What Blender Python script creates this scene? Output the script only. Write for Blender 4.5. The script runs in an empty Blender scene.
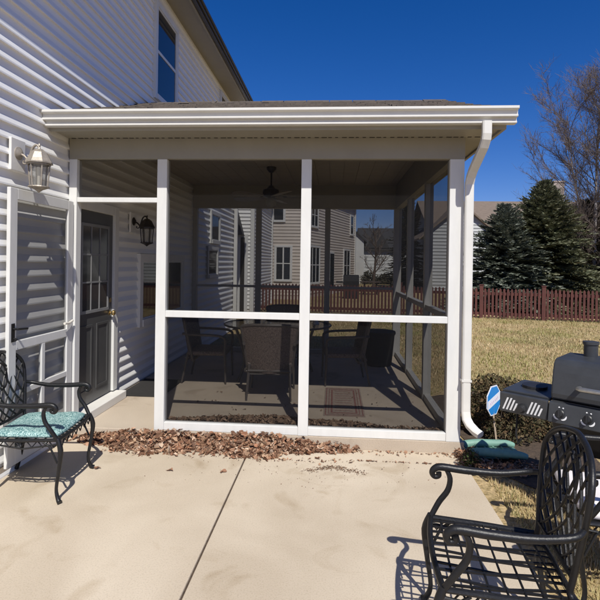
import bpy, math, random
from math import sin, cos, pi, radians as R, atan2, sqrt, hypot
from mathutils import Vector as V, Matrix as M4
random.seed(7)
sc = bpy.context.scene
col = sc.collection

# ------------------------------------------------------------------ materials
MAT = {}
def nodes(name):
    m = bpy.data.materials.new(name); m.use_nodes = True
    nt = m.node_tree; b = nt.nodes['Principled BSDF']
    return m, nt, b
def mk(name, c, rough=.6, var=.12, scale=6, bump=0.0, bscale=60, metal=0, c2=None, spec=None, stretch=(1,1,1), detail=6, dist=.004, island=0):
    """procedural material: noise between two tones, fine bump"""
    m, nt, b = nodes(name); N = nt.nodes; L = nt.links
    tc = N.new('ShaderNodeTexCoord'); mp = N.new('ShaderNodeMapping'); mp.inputs['Scale'].default_value = stretch
    L.new(tc.outputs['Object'], mp.inputs['Vector'])
    n = N.new('ShaderNodeTexNoise'); n.inputs['Scale'].default_value = scale; n.inputs['Detail'].default_value = detail
    n.inputs['Roughness'].default_value = .65
    L.new(mp.outputs[0], n.inputs['Vector'])
    r = N.new('ShaderNodeValToRGB'); r.color_ramp.elements[0].position = .3; r.color_ramp.elements[1].position = .7
    if c2 is None:
        a = [max(0, x*(1-var)) for x in c]; d = [min(1, x*(1+var)) for x in c]
    else: a, d = c, c2
    r.color_ramp.elements[0].color = (*a, 1); r.color_ramp.elements[1].color = (*d, 1)
    L.new(n.outputs['Fac'], r.inputs['Fac'])
    out = r.outputs['Color']
    if island:
        g = N.new('ShaderNodeNewGeometry'); mr = N.new('ShaderNodeMapRange')
        mr.inputs['To Min'].default_value = 1-island; mr.inputs['To Max'].default_value = 1+island
        L.new(g.outputs['Random Per Island'], mr.inputs['Value'])
        hs = N.new('ShaderNodeHueSaturation'); L.new(mr.outputs[0], hs.inputs['Value']); L.new(out, hs.inputs['Color']); out = hs.outputs[0]
    L.new(out, b.inputs['Base Color'])
    b.inputs['Roughness'].default_value = rough; b.inputs['Metallic'].default_value = metal
    if spec is not None: b.inputs['Specular IOR Level'].default_value = spec
    if bump:
        n2 = N.new('ShaderNodeTexNoise'); n2.inputs['Scale'].default_value = bscale; n2.inputs['Detail'].default_value = 4
        L.new(mp.outputs[0], n2.inputs['Vector'])
        bp = N.new('ShaderNodeBump'); bp.inputs['Strength'].default_value = bump; bp.inputs['Distance'].default_value = dist
        L.new(n2.outputs['Fac'], bp.inputs['Height']); L.new(bp.outputs[0], b.inputs['Normal'])
    MAT[name] = m
    return m
def ramp_island(name, cols, rough=.7, trans=0.0):
    """each leaf / blade (mesh island) takes its own tone"""
    m, nt, b = nodes(name); N = nt.nodes; L = nt.links
    g = N.new('ShaderNodeNewGeometry'); r = N.new('ShaderNodeValToRGB'); e = r.color_ramp.elements
    while len(e) < len(cols): e.new(.5)
    for i, c in enumerate(cols): e[i].position = i/(len(cols)-1); e[i].color = (*c, 1)
    L.new(g.outputs['Random Per Island'], r.inputs['Fac']); L.new(r.outputs[0], b.inputs['Base Color'])
    b.inputs['Roughness'].default_value = rough; b.inputs['Specular IOR Level'].default_value = .25
    if trans:
        t = N.new('ShaderNodeBsdfTranslucent'); L.new(r.outputs[0], t.inputs['Color'])
        mx = N.new('ShaderNodeMixShader'); mx.inputs[0].default_value = trans
        L.new(b.outputs[0], mx.inputs[1]); L.new(t.outputs[0], mx.inputs[2]); L.new(mx.outputs[0], nt.nodes['Material Output'].inputs[0])
    MAT[name] = m; return m
def patchy(name):
    m = MAT[name]; N = m.node_tree.nodes; L = m.node_tree.links
    r = next(x for x in N if x.type == 'VALTORGB'); g = next(x for x in N if x.type == 'NEW_GEOMETRY')
    tc = N.new('ShaderNodeTexCoord'); n = N.new('ShaderNodeTexNoise'); n.inputs['Scale'].default_value = .8; n.inputs['Detail'].default_value = 5
    L.new(tc.outputs['Object'], n.inputs['Vector'])
    hs = N.new('ShaderNodeValToRGB'); e = hs.color_ramp.elements; e[0].position = .36; e[0].color = (.62,.74,.50,1); e[1].position = .56; e[1].color = (1,1,1,1)
    L.new(n.outputs['Fac'], hs.inputs['Fac']); mx = N.new('ShaderNodeMix'); mx.data_type = 'RGBA'; mx.blend_type = 'MULTIPLY'; mx.inputs[0].default_value = 1
    L.new(r.outputs[0], mx.inputs[6]); L.new(hs.outputs[0], mx.inputs[7])
    for x in N:
        if x.type == 'BSDF_PRINCIPLED': L.new(mx.outputs[2], x.inputs['Base Color'])
        if x.type == 'BSDF_TRANSLUCENT': L.new(mx.outputs[2], x.inputs['Color'])
def mesh_screen(name, fac, c=(.006,.006,.007)):
    """woven insect mesh: part thread, part open"""
    m, nt, b = nodes(name); N = nt.nodes; L = nt.links
    b.inputs['Base Color'].default_value = (*c, 1); b.inputs['Roughness'].default_value = .7; b.inputs['Specular IOR Level'].default_value = .08
    t = N.new('ShaderNodeBsdfTransparent'); mx = N.new('ShaderNodeMixShader')
    tc = N.new('ShaderNodeTexCoord'); n = N.new('ShaderNodeTexNoise'); n.inputs['Scale'].default_value = 1.4; n.inputs['Detail'].default_value = 3
    mr = N.new('ShaderNodeMapRange'); mr.inputs['From Min'].default_value = .3; mr.inputs['From Max'].default_value = .7
    mr.inputs['To Min'].default_value = fac-.035; mr.inputs['To Max'].default_value = fac+.035
    L.new(tc.outputs['Object'], n.inputs['Vector']); L.new(n.outputs['Fac'], mr.inputs['Value']); L.new(mr.outputs[0], mx.inputs[0])
    L.new(t.outputs[0], mx.inputs[1]); L.new(b.outputs[0], mx.inputs[2])
    L.new(mx.outputs[0], nt.nodes['Material Output'].inputs[0]); MAT[name] = m; return m
def glass(name, c=(.02,.025,.03), rough=.04, alpha=None):
    m, nt, b = nodes(name)
    b.inputs['Base Color'].default_value = (*c, 1); b.inputs['Roughness'].default_value = rough; b.inputs['Specular IOR Level'].default_value = .8
    if alpha is not None:
        N = nt.nodes; t = N.new('ShaderNodeBsdfTransparent'); mx = N.new('ShaderNodeMixShader'); mx.inputs[0].default_value = alpha
        nt.links.new(t.outputs[0], mx.inputs[1]); nt.links.new(b.outputs[0], mx.inputs[2]); nt.links.new(mx.outputs[0], nt.nodes['Material Output'].inputs[0])
    MAT[name] = m; return m

mk('siding', (.83,.82,.80), .45, .05, 1.2, .12, 40, stretch=(1,.25,3))
mk('siding_tan', (.60,.53,.46), .55, .06, 1.5, .1, 40)
mk('siding_grey', (.42,.43,.43), .55, .06, 1.5, .1, 40)
mk('siding_white', (.68,.68,.66), .5, .05, 1.5)
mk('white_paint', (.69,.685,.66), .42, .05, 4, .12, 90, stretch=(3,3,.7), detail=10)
mk('trim', (.74,.72,.68), .5, .05, 3, .1, 60)
mk('almond', (.30,.275,.22), .5, .05, 3, .08, 50)
mk('gutter_white', (.70,.685,.64), .3, .04, 4, .05, 30)
mk('ceiling', (.42,.37,.31), .7, .08, 3, .1, 40, stretch=(1,6,1))
mk('vent_dark', (.03,.025,.02), .9)
mk('black_metal', (.010,.010,.011), .42, .3, 30, .25, 120, spec=.4)
mk('bronze', (.03,.025,.022), .4, .3, 30, .2, 120)
mk('lantern_metal', (.33,.29,.24), .45, .25, 25, .3, 80, metal=.3)
mk('brass', (.5,.36,.16), .35, .2, 20, metal=.9)
mk('fan_blade', (.20,.175,.15), .5, .15, 6, stretch=(1,6,1))
mk('door_paint', (.075,.075,.075), .35, .1, 5, .05, 60)
mk('blind', (.22,.22,.22), .6, .1, 8)
mk('shingle', (.11,.09,.075), .9, .3, 14, .6, 160, dist=.01)
mk('roof_brown', (.19,.145,.11), .9, .2, 5, .5, 60, stretch=(1,1,4), dist=.02)
mk('roof_dark', (.06,.058,.058), .9, .2, 5, .4, 60)
mk('fence_red', (.095,.030,.023), .8, .3, 4, .3, 50, stretch=(3,3,.6))
mk('brick', (.50,.42,.37), .9, .25, 12, .4, 40)
mk('grill_grey', (.042,.045,.050), .36, .18, 9, .12, 160, spec=.5)
mk('grill_black', (.02,.02,.021), .45, .3, 12, .15, 90)
mk('steel', (.45,.45,.44), .3, .15, 20, metal=.8)
mk('grill_white', (.78,.78,.78), .5, .08, 40)
mk('sign_blue', (.02,.24,.62), .35, .06, 10)
mk('sign_white', (.78,.80,.85), .4, .05, 12)
mk('sign_mark', (.55,.42,.55), .5, .1, 12)
mk('wood_stake', (.42,.33,.24), .8, .2, 12, .3, 60)
mk('green_plastic', (.18,.33,.26), .5, .18, 14, .15, 60)
mk('cushion_white', (.80,.75,.74), .8, .06, 14, .3, 60)
mk('wicker', (.10,.065,.05), .7, .5, 70, .8, 140, c2=(.24,.17,.14), c=(.05,.035,.03))  if False else None
mk('wicker', (.05,.034,.03), .65, 0, 75, .8, 150, c2=(.22,.17,.145))
mk('shaded_paint', (.34,.33,.31), .5, .08, 4, .1, 80)  # side and back porch frame: shade inside the porch put into the colour
mk('chair_frame', (.085,.072,.065), .4, .2, 20)
mk('soil', (.05,.035,.025), .95, .4, 18, .8, 60, c2=(.11,.075,.05), dist=.02)
mk('bark_white', (.14,.11,.10), .85, 0, 9, .4, 40, c2=(.62,.58,.55), stretch=(1,1,2))
mk('bark', (.09,.065,.05), .9, .3, 12, .5, 40)
mk('twig', (.155,.12,.10), .9, .3, 6)
mk('plastic_black', (.012,.012,.013), .8)
mk('rubber', (.02,.018,.017), .9, .3, 40, .5, 200)
mk('porcelain', (.70,.66,.58), .4)
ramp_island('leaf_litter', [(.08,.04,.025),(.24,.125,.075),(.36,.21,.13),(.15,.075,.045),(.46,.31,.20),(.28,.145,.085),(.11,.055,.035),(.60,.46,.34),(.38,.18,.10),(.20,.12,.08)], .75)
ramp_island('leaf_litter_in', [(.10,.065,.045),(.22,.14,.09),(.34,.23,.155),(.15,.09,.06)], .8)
ramp_island('grass_blade', [(.52,.37,.19),(.64,.48,.27),(.40,.33,.15),(.72,.57,.36),(.27,.26,.10),(.58,.42,.23)], .8, .15)
patchy('grass_blade')
ramp_island('spruce_blue', [(.075,.09,.068),(.16,.175,.135),(.10,.12,.088),(.27,.28,.22)], .7, .1)
ramp_island('spruce_green', [(.07,.082,.045),(.155,.16,.09),(.10,.112,.06),(.27,.26,.17)], .7, .1)
ramp_island('spruce_olive', [(.035,.038,.020),(.075,.070,.036),(.055,.046,.028),(.11,.085,.05)], .7, .1)
ramp_island('shrub_leaf', [(.035,.035,.016),(.085,.07,.035),(.14,.085,.045),(.05,.055,.022),(.20,.14,.075)], .75, .15)
ramp_island('ivy', [(.03,.05,.015),(.08,.11,.03),(.12,.06,.05)], .7, .15)
glass('window_glass'); glass('door_glass', (.05,.05,.05), .08); glass('lantern_glass', (.30,.29,.26), .15, .45)
glass('table_glass', (.03,.04,.04), .05, .55)
mesh_screen('screen', .50); mesh_screen('door_mesh', .40)

# concrete with stains, a teal speckle fabric, a lawn, a rug
def concrete(name, c, c2, dark):
    m, nt, b = nodes(name); N = nt.nodes; L = nt.links
    tc = N.new('ShaderNodeTexCoord')
    def noise(s, d=6, dist=0):
        n = N.new('ShaderNodeTexNoise'); n.inputs['Scale'].default_value = s; n.inputs['Detail'].default_value = d; n.inputs['Distortion'].default_value = dist
        L.new(tc.outputs['Object'], n.inputs['Vector']); return n
    a = noise(1.1, 8, .4); r = N.new('ShaderNodeValToRGB'); r.color_ramp.elements[0].position = .35; r.color_ramp.elements[1].position = .68
    r.color_ramp.elements[0].color = (*c, 1); r.color_ramp.elements[1].color = (*c2, 1); L.new(a.outputs['Fac'], r.inputs['Fac'])
    f = noise(120, 3); r2 = N.new('ShaderNodeValToRGB'); r2.color_ramp.elements[0].position = .32; r2.color_ramp.elements[0].color = (.86,.85,.83,1); r2.color_ramp.elements[1].position = .5; r2.color_ramp.elements[1].color = (1,1,1,1)
    L.new(f.outputs['Fac'], r2.inputs['Fac'])
    st = noise(2.3, 9, 1.2); r3 = N.new('ShaderNodeValToRGB'); r3.color_ramp.elements[0].position = .27; r3.color_ramp.elements[0].color = (*dark, 1); r3.color_ramp.elements[1].position = .43; r3.color_ramp.elements[1].color = (1,1,1,1)
    L.new(st.outputs['Fac'], r3.inputs['Fac'])
    x = r.outputs[0]
    for o in (r2, r3):
        mx = N.new('ShaderNodeMix'); mx.data_type = 'RGBA'; mx.blend_type = 'MULTIPLY'; mx.inputs[0].default_value = 1
        L.new(x, mx.inputs[6]); L.new(o.outputs[0], mx.inputs[7]); x = mx.outputs[2]
    L.new(x, b.inputs['Base Color']); b.inputs['Roughness'].default_value = .85
    n2 = noise(70, 5); mp = N.new('ShaderNodeMapping'); mp.inputs['Scale'].default_value = (150,4,1); L.new(tc.outputs['Object'], mp.inputs['Vector']); n3 = N.new('ShaderNodeTexNoise'); n3.inputs['Scale'].default_value = 1; L.new(mp.outputs[0], n3.inputs['Vector'])
    b3 = N.new('ShaderNodeBump'); b3.inputs['Strength'].default_value = .22; b3.inputs['Distance'].default_value = .002; L.new(n3.outputs['Fac'], b3.inputs['Height'])
    bp = N.new('ShaderNodeBump'); bp.inputs['Strength'].default_value = .35; bp.inputs['Distance'].default_value = .003
    L.new(n2.outputs['Fac'], bp.inputs['Height']); L.new(b3.outputs[0], bp.inputs['Normal']); L.new(bp.outputs[0], b.inputs['Normal']); MAT[name] = m
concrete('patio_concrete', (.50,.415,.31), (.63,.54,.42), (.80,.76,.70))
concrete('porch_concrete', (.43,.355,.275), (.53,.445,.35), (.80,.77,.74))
def speckle(name, a, bcol, c):
    m, nt, b = nodes(name); N = nt.nodes; L = nt.links
    tc = N.new('ShaderNodeTexCoord'); v = N.new('ShaderNodeTexVoronoi'); v.inputs['Scale'].default_value = 95
    n = N.new('ShaderNodeTexNoise'); n.inputs['Scale'].default_value = 55; n.inputs['Distortion'].default_value = 2.5; n.inputs['Detail'].default_value = 4
    L.new(tc.outputs['Object'], v.inputs['Vector']); L.new(tc.outputs['Object'], n.inputs['Vector'])
    r = N.new('ShaderNodeValToRGB'); e = r.color_ramp.elements; e.new(.5); e[0].position = .40; e[0].color = (*a, 1); e[1].position = .50; e[1].color = (*bcol, 1); e[2].position = .60; e[2].color = (*c, 1)
    L.new(n.outputs['Fac'], r.inputs['Fac']); L.new(r.outputs[0], b.inputs['Base Color']); b.inputs['Roughness'].default_value = .85
    bp = N.new('ShaderNodeBump'); bp.inputs['Strength'].default_value = .4; bp.inputs['Distance'].default_value = .004
    L.new(v.outputs['Distance'], bp.inputs['Height']); L.new(bp.outputs[0], b.inputs['Normal']); MAT[name] = m
speckle('teal_fabric', (.045,.13,.14), (.19,.35,.34), (.46,.60,.57))
def lawn_mat():
    m, nt, b = nodes('lawn'); N = nt.nodes; L = nt.links
    tc = N.new('ShaderNodeTexCoord')
    def nr(s, els, d=8):
        n = N.new('ShaderNodeTexNoise'); n.inputs['Scale'].default_value = s; n.inputs['Detail'].default_value = d; n.inputs['Roughness'].default_value = .7
        L.new(tc.outputs['Object'], n.inputs['Vector']); r = N.new('ShaderNodeValToRGB'); e = r.color_ramp.elements
        while len(e) < len(els): e.new(.5)
        for i, (p, c) in enumerate(els): e[i].position = p; e[i].color = (*c, 1)
        L.new(n.outputs['Fac'], r.inputs['Fac']); return r
    a = nr(.5, [(.32,(.27,.22,.10)),(.5,(.47,.35,.185)),(.7,(.55,.42,.25))])
    f = nr(22, [(.35,(.45,.45,.36)),(.55,(1,1,1)),(.7,(1.0,.96,.88))])
    mx = N.new('ShaderNodeMix'); mx.data_type = 'RGBA'; mx.blend_type = 'MULTIPLY'; mx.inputs[0].default_value = 1
    L.new(a.outputs[0], mx.inputs[6]); L.new(f.outputs[0], mx.inputs[7]); L.new(mx.outputs[2], b.inputs['Base Color'])
    b.inputs['Roughness'].default_value = .95; b.inputs['Specular IOR Level'].default_value = .1
    n2 = N.new('ShaderNodeTexNoise'); n2.inputs['Scale'].default_value = 30; n2.inputs['Detail'].default_value = 6; L.new(tc.outputs['Object'], n2.inputs['Vector'])
    bp = N.new('ShaderNodeBump'); bp.inputs['Strength'].default_value = .8; bp.inputs['Distance'].default_value = .03
    L.new(n2.outputs['Fac'], bp.inputs['Height']); L.new(bp.outputs[0], b.inputs['Normal']); MAT['lawn'] = m
lawn_mat()

# ------------------------------------------------------------------ mesh builder
class MB:
    def __init__(s): s.v = []; s.f = []; s.smooth = False
    def add(s, vs, fs):
        k = len(s.v); s.v += [tuple(p) for p in vs]; s.f += [tuple(i+k for i in f) for f in fs]; return s
    def box(s, a, b):
        x0,y0,z0 = a; x1,y1,z1 = b
        return s.add([(x0,y0,z0),(x1,y0,z0),(x1,y1,z0),(x0,y1,z0),(x0,y0,z1),(x1,y0,z1),(x1,y1,z1),(x0,y1,z1)],
            [(0,3,2,1),(4,5,6,7),(0,1,5,4),(1,2,6,5),(2,3,7,6),(3,0,4,7)])
    def bar(s, p, q, w, h, up=(0,0,1)):
        p, q = V(p), V(q); d = (q-p).normalized(); u = V(up); r = d.cross(u).normalized(); u = r.cross(d)
        vs = []
        for c in (p, q):
            for a, b in ((-1,-1),(1,-1),(1,1),(-1,1)): vs.append(c + r*(a*w/2) + u*(b*h/2))
        return s.add(vs, [(0,1,2,3),(7,6,5,4),(0,4,5,1),(1,5,6,2),(2,6,7,3),(3,7,4,0)])
    def tube(s, pts, r, n=8, flat=1.0, caps=True):
        pts = [V(p) for p in pts]; rs = r if isinstance(r, (list, tuple)) else [r]*len(pts)
        if n == 8 and len(pts) >= 4:     # round the path: a cast or bent bar has no kinks
            P2 = []; R2 = []
            for i in range(len(pts)-1):
                p0, p1, p2, p3 = pts[max(i-1,0)], pts[i], pts[i+1], pts[min(i+2,len(pts)-1)]
                for k in range(4):
                    t_ = k/4; P2.append(.5*((2*p1)+(p2-p0)*t_+(2*p0-5*p1+4*p2-p3)*t_*t_+(3*p1-p0-3*p2+p3)*t_**3)); R2.append(rs[i]*(1-t_)+rs[i+1]*t_)
            P2.append(pts[-1]); R2.append(rs[-1]); pts, rs, n = P2, R2, 12
        vs = []; fs = []; t0 = (pts[1]-pts[0]).normalized()
        a = t0.orthogonal().normalized() if abs(t0.z) > .9 else t0.cross(V((0,0,1))).normalized()
        for i, p in enumerate(pts):
            if i == 0: t = t0
            elif i == len(pts)-1: t = (pts[i]-pts[i-1]).normalized()
            else: t = ((pts[i+1]-p).normalized() + (p-pts[i-1]).normalized()).normalized()
            a = (a - t*a.dot(t)).normalized(); b = t.cross(a)
            for k in range(n):
                w = 2*pi*k/n; vs.append(p + (a*cos(w) + b*sin(w)*flat)*rs[i])
        for i in range(len(pts)-1):
            for k in range(n):
                k2 = (k+1) % n; fs.append((i*n+k, i*n+k2, (i+1)*n+k2, (i+1)*n+k))
        if caps: fs.append(tuple(reversed(range(n)))); fs.append(tuple((len(pts)-1)*n+k for k in range(n)))
        return s.add(vs, fs)
    def lathe(s, prof, c=(0,0,0), n=20, axis='z', a0=0, a1=2*pi):
        full = abs(a1-a0-2*pi) < 1e-6; m = n if full else n+1; vs = []; fs = []
        for (r, h) in prof:
            for k in range(m):
                w = a0+(a1-a0)*k/n; p = (r*cos(w), r*sin(w), h)
                if axis == 'x': p = (h, p[0], p[1])
                if axis == 'y': p = (p[0], h, p[1])
                vs.append((p[0]+c[0], p[1]+c[1], p[2]+c[2]))
        for i in range(len(prof)-1):
            for k in range(n):
                k2 = (k+1) % m; fs.append((i*m+k, i*m+k2, (i+1)*m+k2, (i+1)*m+k))
        return s.add(vs, fs)
    def prism(s, poly, d, depth):
        """poly: 3D points in a plane; extruded by vector d*depth"""
        n = len(poly); e = V(d)*depth
        vs = [V(p) for p in poly] + [V(p)+e for p in poly]
        fs = [tuple(range(n)), tuple(reversed(range(n, 2*n)))] + [(i, i+n, (i+1) % n+n, (i+1) % n) for i in range(n)]
        return s.add(vs, fs)
    def quad(s, a, b, c, d): return s.add([a,b,c,d], [(0,1,2,3)])
    def build(s, name, mat, parent=None, bevel=0, smooth=False, label=None, sub=0):
        me = bpy.data.meshes.new(name); me.from_pydata(s.v, [], s.f); me.materials.append(MAT[mat]); me.validate(); me.update()
        import bmesh
        if smooth or bevel:
            bm = bmesh.new(); bm.from_mesh(me); bmesh.ops.recalc_face_normals(bm, faces=bm.faces); bm.to_mesh(me); bm.free()
        if smooth:
            me.polygons.foreach_set('use_smooth', [True]*len(me.polygons))
            try: me.set_sharp_from_angle(angle=R(40))
            except Exception: pass
        o = bpy.data.objects.new(name, me); col.objects.link(o)
        if parent: o.parent = parent
        if bevel:
            b = o.modifiers.new('bevel', 'BEVEL'); b.width = bevel; b.segments = 2; b.limit_method = 'ANGLE'
        if sub:
            b = o.modifiers.new('sub', 'SUBSURF'); b.levels = sub; b.render_levels = sub
        if label: o['label'] = label
        return o
def tag(o, label, cat, group=None, kind=None):
    o['label'] = label; o['category'] = cat
    if group: o['group'] = group
    if kind: o['kind'] = kind
    return o
def struct(o): o['kind'] = 'structure'; return o
def thing(name, label, cat, group=None):
    o = bpy.data.objects.new(name, None); col.objects.link(o); o.empty_display_size = .2
    return tag(o, label, cat, group)
def rebase(o, loc):
    """the empty moves to the base of its thing, the meshes stay where they are"""
    o.location = loc; seen = set(); T = M4.Translation(-V(loc))
    def rec(c):
        for ch in c.children:
            if ch.type == 'MESH' and ch.data.name not in seen: seen.add(ch.data.name); ch.data.transform(T)
            rec(ch)
    rec(o)
def copy_tree(o, parent=None):
    c = o.copy(); col.objects.link(c)
    if parent: c.parent = parent
    for ch in list(o.children): copy_tree(ch, c)
    return c

# ------------------------------------------------------------------ lap siding
def siding(mb, o, u, nrm, width, z0, z1, c=.117, proud=.0205, clip=None, holes=()):
    """clapboard courses on a wall starting at o, running along u, facing nrm; clip(z)->(a,b) limits each course"""
    o = V(o); u = V(u).normalized(); n = V(nrm).normalized(); z = z0; up = V((0,0,1))
    while z < z1-1e-4:
        zt = min(z+c, z1); h = zt-z
        a, b = (0, width) if clip is None else clip((z+zt)/2)
        segs = [(a, b)] if b > a else []
        for (ha, hb, hz0, hz1) in holes:
            if hz0 < z+1e-3 and hz1 > zt-1e-3:
                ns = []
                for (p, q) in segs:
                    if hb <= p or ha >= q: ns.append((p, q)); continue
                    if ha > p: ns.append((p, ha))
                    if hb < q: ns.append((hb, q))
                segs = ns
        prof = [(0, 0), (proud, 0), (proud*.97, .012), (proud*.08, h*.52), (0, h)]
        for (p, q) in segs:
            if clip is None:
                vs = []
                for t in (p, q):
                    for (x, y) in prof: vs.append(o + u*t + n*x + up*(z+y - o.z))
            else:
                # cut each end along the slope
                vs = []
                for side in (0, 1):
                    for (x, y) in prof:
                        aa = clip(z+y)[side]; vs.append(o + u*aa + n*x + up*(z+y - o.z))
            m = len(prof)
            mb.add(vs, [(i, i+m, i+1+m, i+1) for i in range(m-1)])
        z += c
    return mb

def window_unit(parent, o, u, nrm, w, z0, z1, cols=1, rows=2, trim='white_paint', fw=.07, glassm='window_glass', proud=.035, muntin=0, label=None):
    """window on a wall: casing, sashes with glass; a child of the building"""
    o = V(o); u = V(u).normalized(); n = V(nrm).normalized(); up = V((0,0,1))
    def P(t, z, d): return o + u*t + n*d + up*(z-o.z)
    f = MB()
    def slab(mb, t0, t1, a, b, d0, d1):
        mb.add([P(t0,a,d0),P(t1,a,d0),P(t1,a,d1),P(t0,a,d1),P(t0,b,d0),P(t1,b,d0),P(t1,b,d1),P(t0,b,d1)], [(0,3,2,1),(4,5,6,7),(0,1,5,4),(1,2,6,5),(2,3,7,6),(3,0,4,7)])
    slab(f, -fw, 0, z0-fw, z1+fw, 0, proud); slab(f, w, w+fw, z0-fw, z1+fw, 0, proud)
    slab(f, 0, w, z1, z1+fw, 0, proud); slab(f, 0, w, z0-fw, z0, 0, proud*1.25)
    s = .03
    for i in range(cols+1):
        t = w*i/cols; slab(f, max(0, t-s), min(w, t+s), z0, z1, 0, proud*.8)
    for j in range(rows+1):
        z = z0+(z1-z0)*j/rows; slab(f, 0, w, max(z0, z-s*.7), min(z1, z+s*.7), 0, proud*.75)
    if muntin:
        for i in range(1, muntin*cols):
            t = w*i/(muntin*cols); slab(f, t-.008, t+.008, z0, z1, 0, proud*.66)
    p = MB(); slab(p, 0.002, w-.002, z0+.002, z1-.002, .001, proud*.6)
    fo = f.build('window', trim, parent, label=label); p.build('pane', glassm, fo)
    return fo

# ------------------------------------------------------------------ camera
F, D, CZ, YAW, PIT, ROL = 485.192, 4.3679, 1.5624, .0706, -.0042, .0151
def ray(u, v):
    c, s = cos(ROL), sin(ROL); a = u*c+v*s; b = -u*s+v*c
    x, y, z = a/F, 1, -b/F
    c, s = cos(PIT), sin(PIT); z, y = z*c+y*s, y*c-z*s
    c, s = cos(YAW), sin(YAW)
    return V((x*c-y*s, x*s+y*c, z))
fwd = ray(0, 0).normalized(); rgt = (ray(1, 0)-ray(0, 0)).normalized(); upv = rgt.cross(fwd)
cd = bpy.data.cameras.new('camera'); cam = bpy.data.objects.new('camera', cd); col.objects.link(cam)
mat = M4((rgt, upv, -fwd)).transposed().to_4x4(); mat.translation = (0, -D, CZ); cam.matrix_world = mat
cd.sensor_width = 36; cd.lens = 36*F/600; cd.shift_y = -35/600; cd.clip_end = 3000; cd.clip_start = .05
sc.camera = cam

# ------------------------------------------------------------------ light
SUN = V((.265, -1, 1.22)).normalized(); EL = math.asin(SUN.z); AZ = atan2(SUN.x, SUN.y)
w = bpy.data.worlds.new('World'); sc.world = w; w.use_nodes = True
nt = w.node_tree; bg = nt.nodes['Background']; sky = nt.nodes.new('ShaderNodeTexSky'); sky.sky_type = 'NISHITA'
sky.sun_disc = False; sky.sun_elevation = EL; sky.sun_rotation = AZ; sky.altitude = 300; sky.air_density = 1.0; sky.dust_density = .15; sky.ozone_density = 4
hs = nt.nodes.new('ShaderNodeHueSaturation'); hs.inputs['Saturation'].default_value = 1.36; nt.links.new(sky.outputs[0], hs.inputs['Color']); tm = nt.nodes.new('ShaderNodeMix'); tm.data_type = 'RGBA'; tm.blend_type = 'MULTIPLY'; tm.inputs[0].default_value = 1; tm.inputs[7].default_value = (.98,.89,1.27,1); nt.links.new(hs.outputs[0], tm.inputs[6]); nt.links.new(tm.outputs[2], bg.inputs[0]); bg.inputs[1].default_value = .076
sd = bpy.data.lights.new('sun', 'SUN'); sd.energy = 5.0; sd.angle = R(.5); sd.color = (1, .965, .89)
so = bpy.data.objects.new('sun', sd); col.objects.link(so); so.rotation_euler = SUN.to_track_quat('Z', 'Y').to_euler()
sc.view_settings.view_transform = 'Standard'; sc.view_settings.look = 'None'; sc.view_settings.exposure = 0; sc.view_settings.gamma = 1
sc.view_settings.use_curve_mapping = False
sc.render.engine = 'CYCLES'; sc.cycles.transparent_max_bounces = 16; sc.cycles.max_bounces = 8

# ------------------------------------------------------------------ ground
GZ = -.12; PZ = -.1
b = MB(); b.quad((-500,-300,GZ),(500,-300,GZ),(500,900,GZ),(-500,900,GZ)); struct(b.build('lawn', 'lawn'))
# patio slabs with control joints
b = MB(); J = .006
xs = [-2.5, -.73, 1.12]; ys = [-5.6, -3.2, -1.28+.0, -.002]
ys = [-5.6, -3.0, -.002]
for i in range(2):
    for j in range(2): b.box((xs[i]+(J if i else 0), ys[j]+J, -.22), (xs[i+1]-J, ys[j+1]-(J if j == 0 else 0), PZ))
struct(b.build('patio', 'patio_concrete', bevel=.006))
b = MB(); b.box((-2.49,-5.55,-.21), (1.1,-.01,-.112)); struct(b.build('patio_joint_fill', 'soil'))
# mulch bed by the porch
b = MB(); pts = []
for i in range(28):
    a = 2*pi*i/28; rx, ry = .85, 1.5; k = 1+.12*sin(3*a)+.08*sin(5*a+1)
    pts.append((1.75+rx*k*cos(a)*(1 if cos(a) > 0 else .68), .8+ry*k*sin(a), GZ+.008))
b.add(pts, [tuple(range(28))]); struct(b.build('mulch_bed', 'soil'))
# porch floor slab
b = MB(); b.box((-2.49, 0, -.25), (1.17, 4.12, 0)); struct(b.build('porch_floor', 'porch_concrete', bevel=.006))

# grass blades
def blades(n, xr, yr, excl, h, wd):
    b = MB()
    k = 0
    while k < n:
        x = random.uniform(*xr); y = random.uniform(*yr)
        if excl(x, y): continue
        k += 1; a = random.uniform(0, 2*pi); hh = h*random.uniform(.5, 1.3); l = hh*random.uniform(-.9, .9); w_ = wd*random.uniform(.6, 1.3)
        dx, dy = cos(a)*w_, sin(a)*w_
        b.add([(x-dx, y-dy, GZ), (x+dx, y+dy, GZ), (x+l*cos(a+1.3), y+l*sin(a+1.3), GZ+hh)], [(0,1,2)])
    return b
def ex(x, y): return (x < 1.22 and -5.7 < y < 4.2) or (((x-1.75)/.8)**2+((y-.8)/1.5)**2 < 1) or x < -2.4
g = blades(30000, (1.13, 6.5), (-3.8, 3.0), ex, .042, .0045)
g4 = blades(24000, (1.12, 2.8), (-3.8, .3), ex, .035, .0035); g.add(g4.v, g4.f)
g2 = blades(42000, (1.2, 9), (3.0, 12), ex, .05, .008); g.add(g2.v, g2.f)
g3 = blades(9000, (-2.3, 2.5), (4.3, 12), ex, .05, .008); g.add(g3.v, g3.f)
tag(g.build('grass', 'grass_blade'), 'dry winter-dormant straw coloured lawn grass in the back yard', 'grass', kind='stuff')

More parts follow.
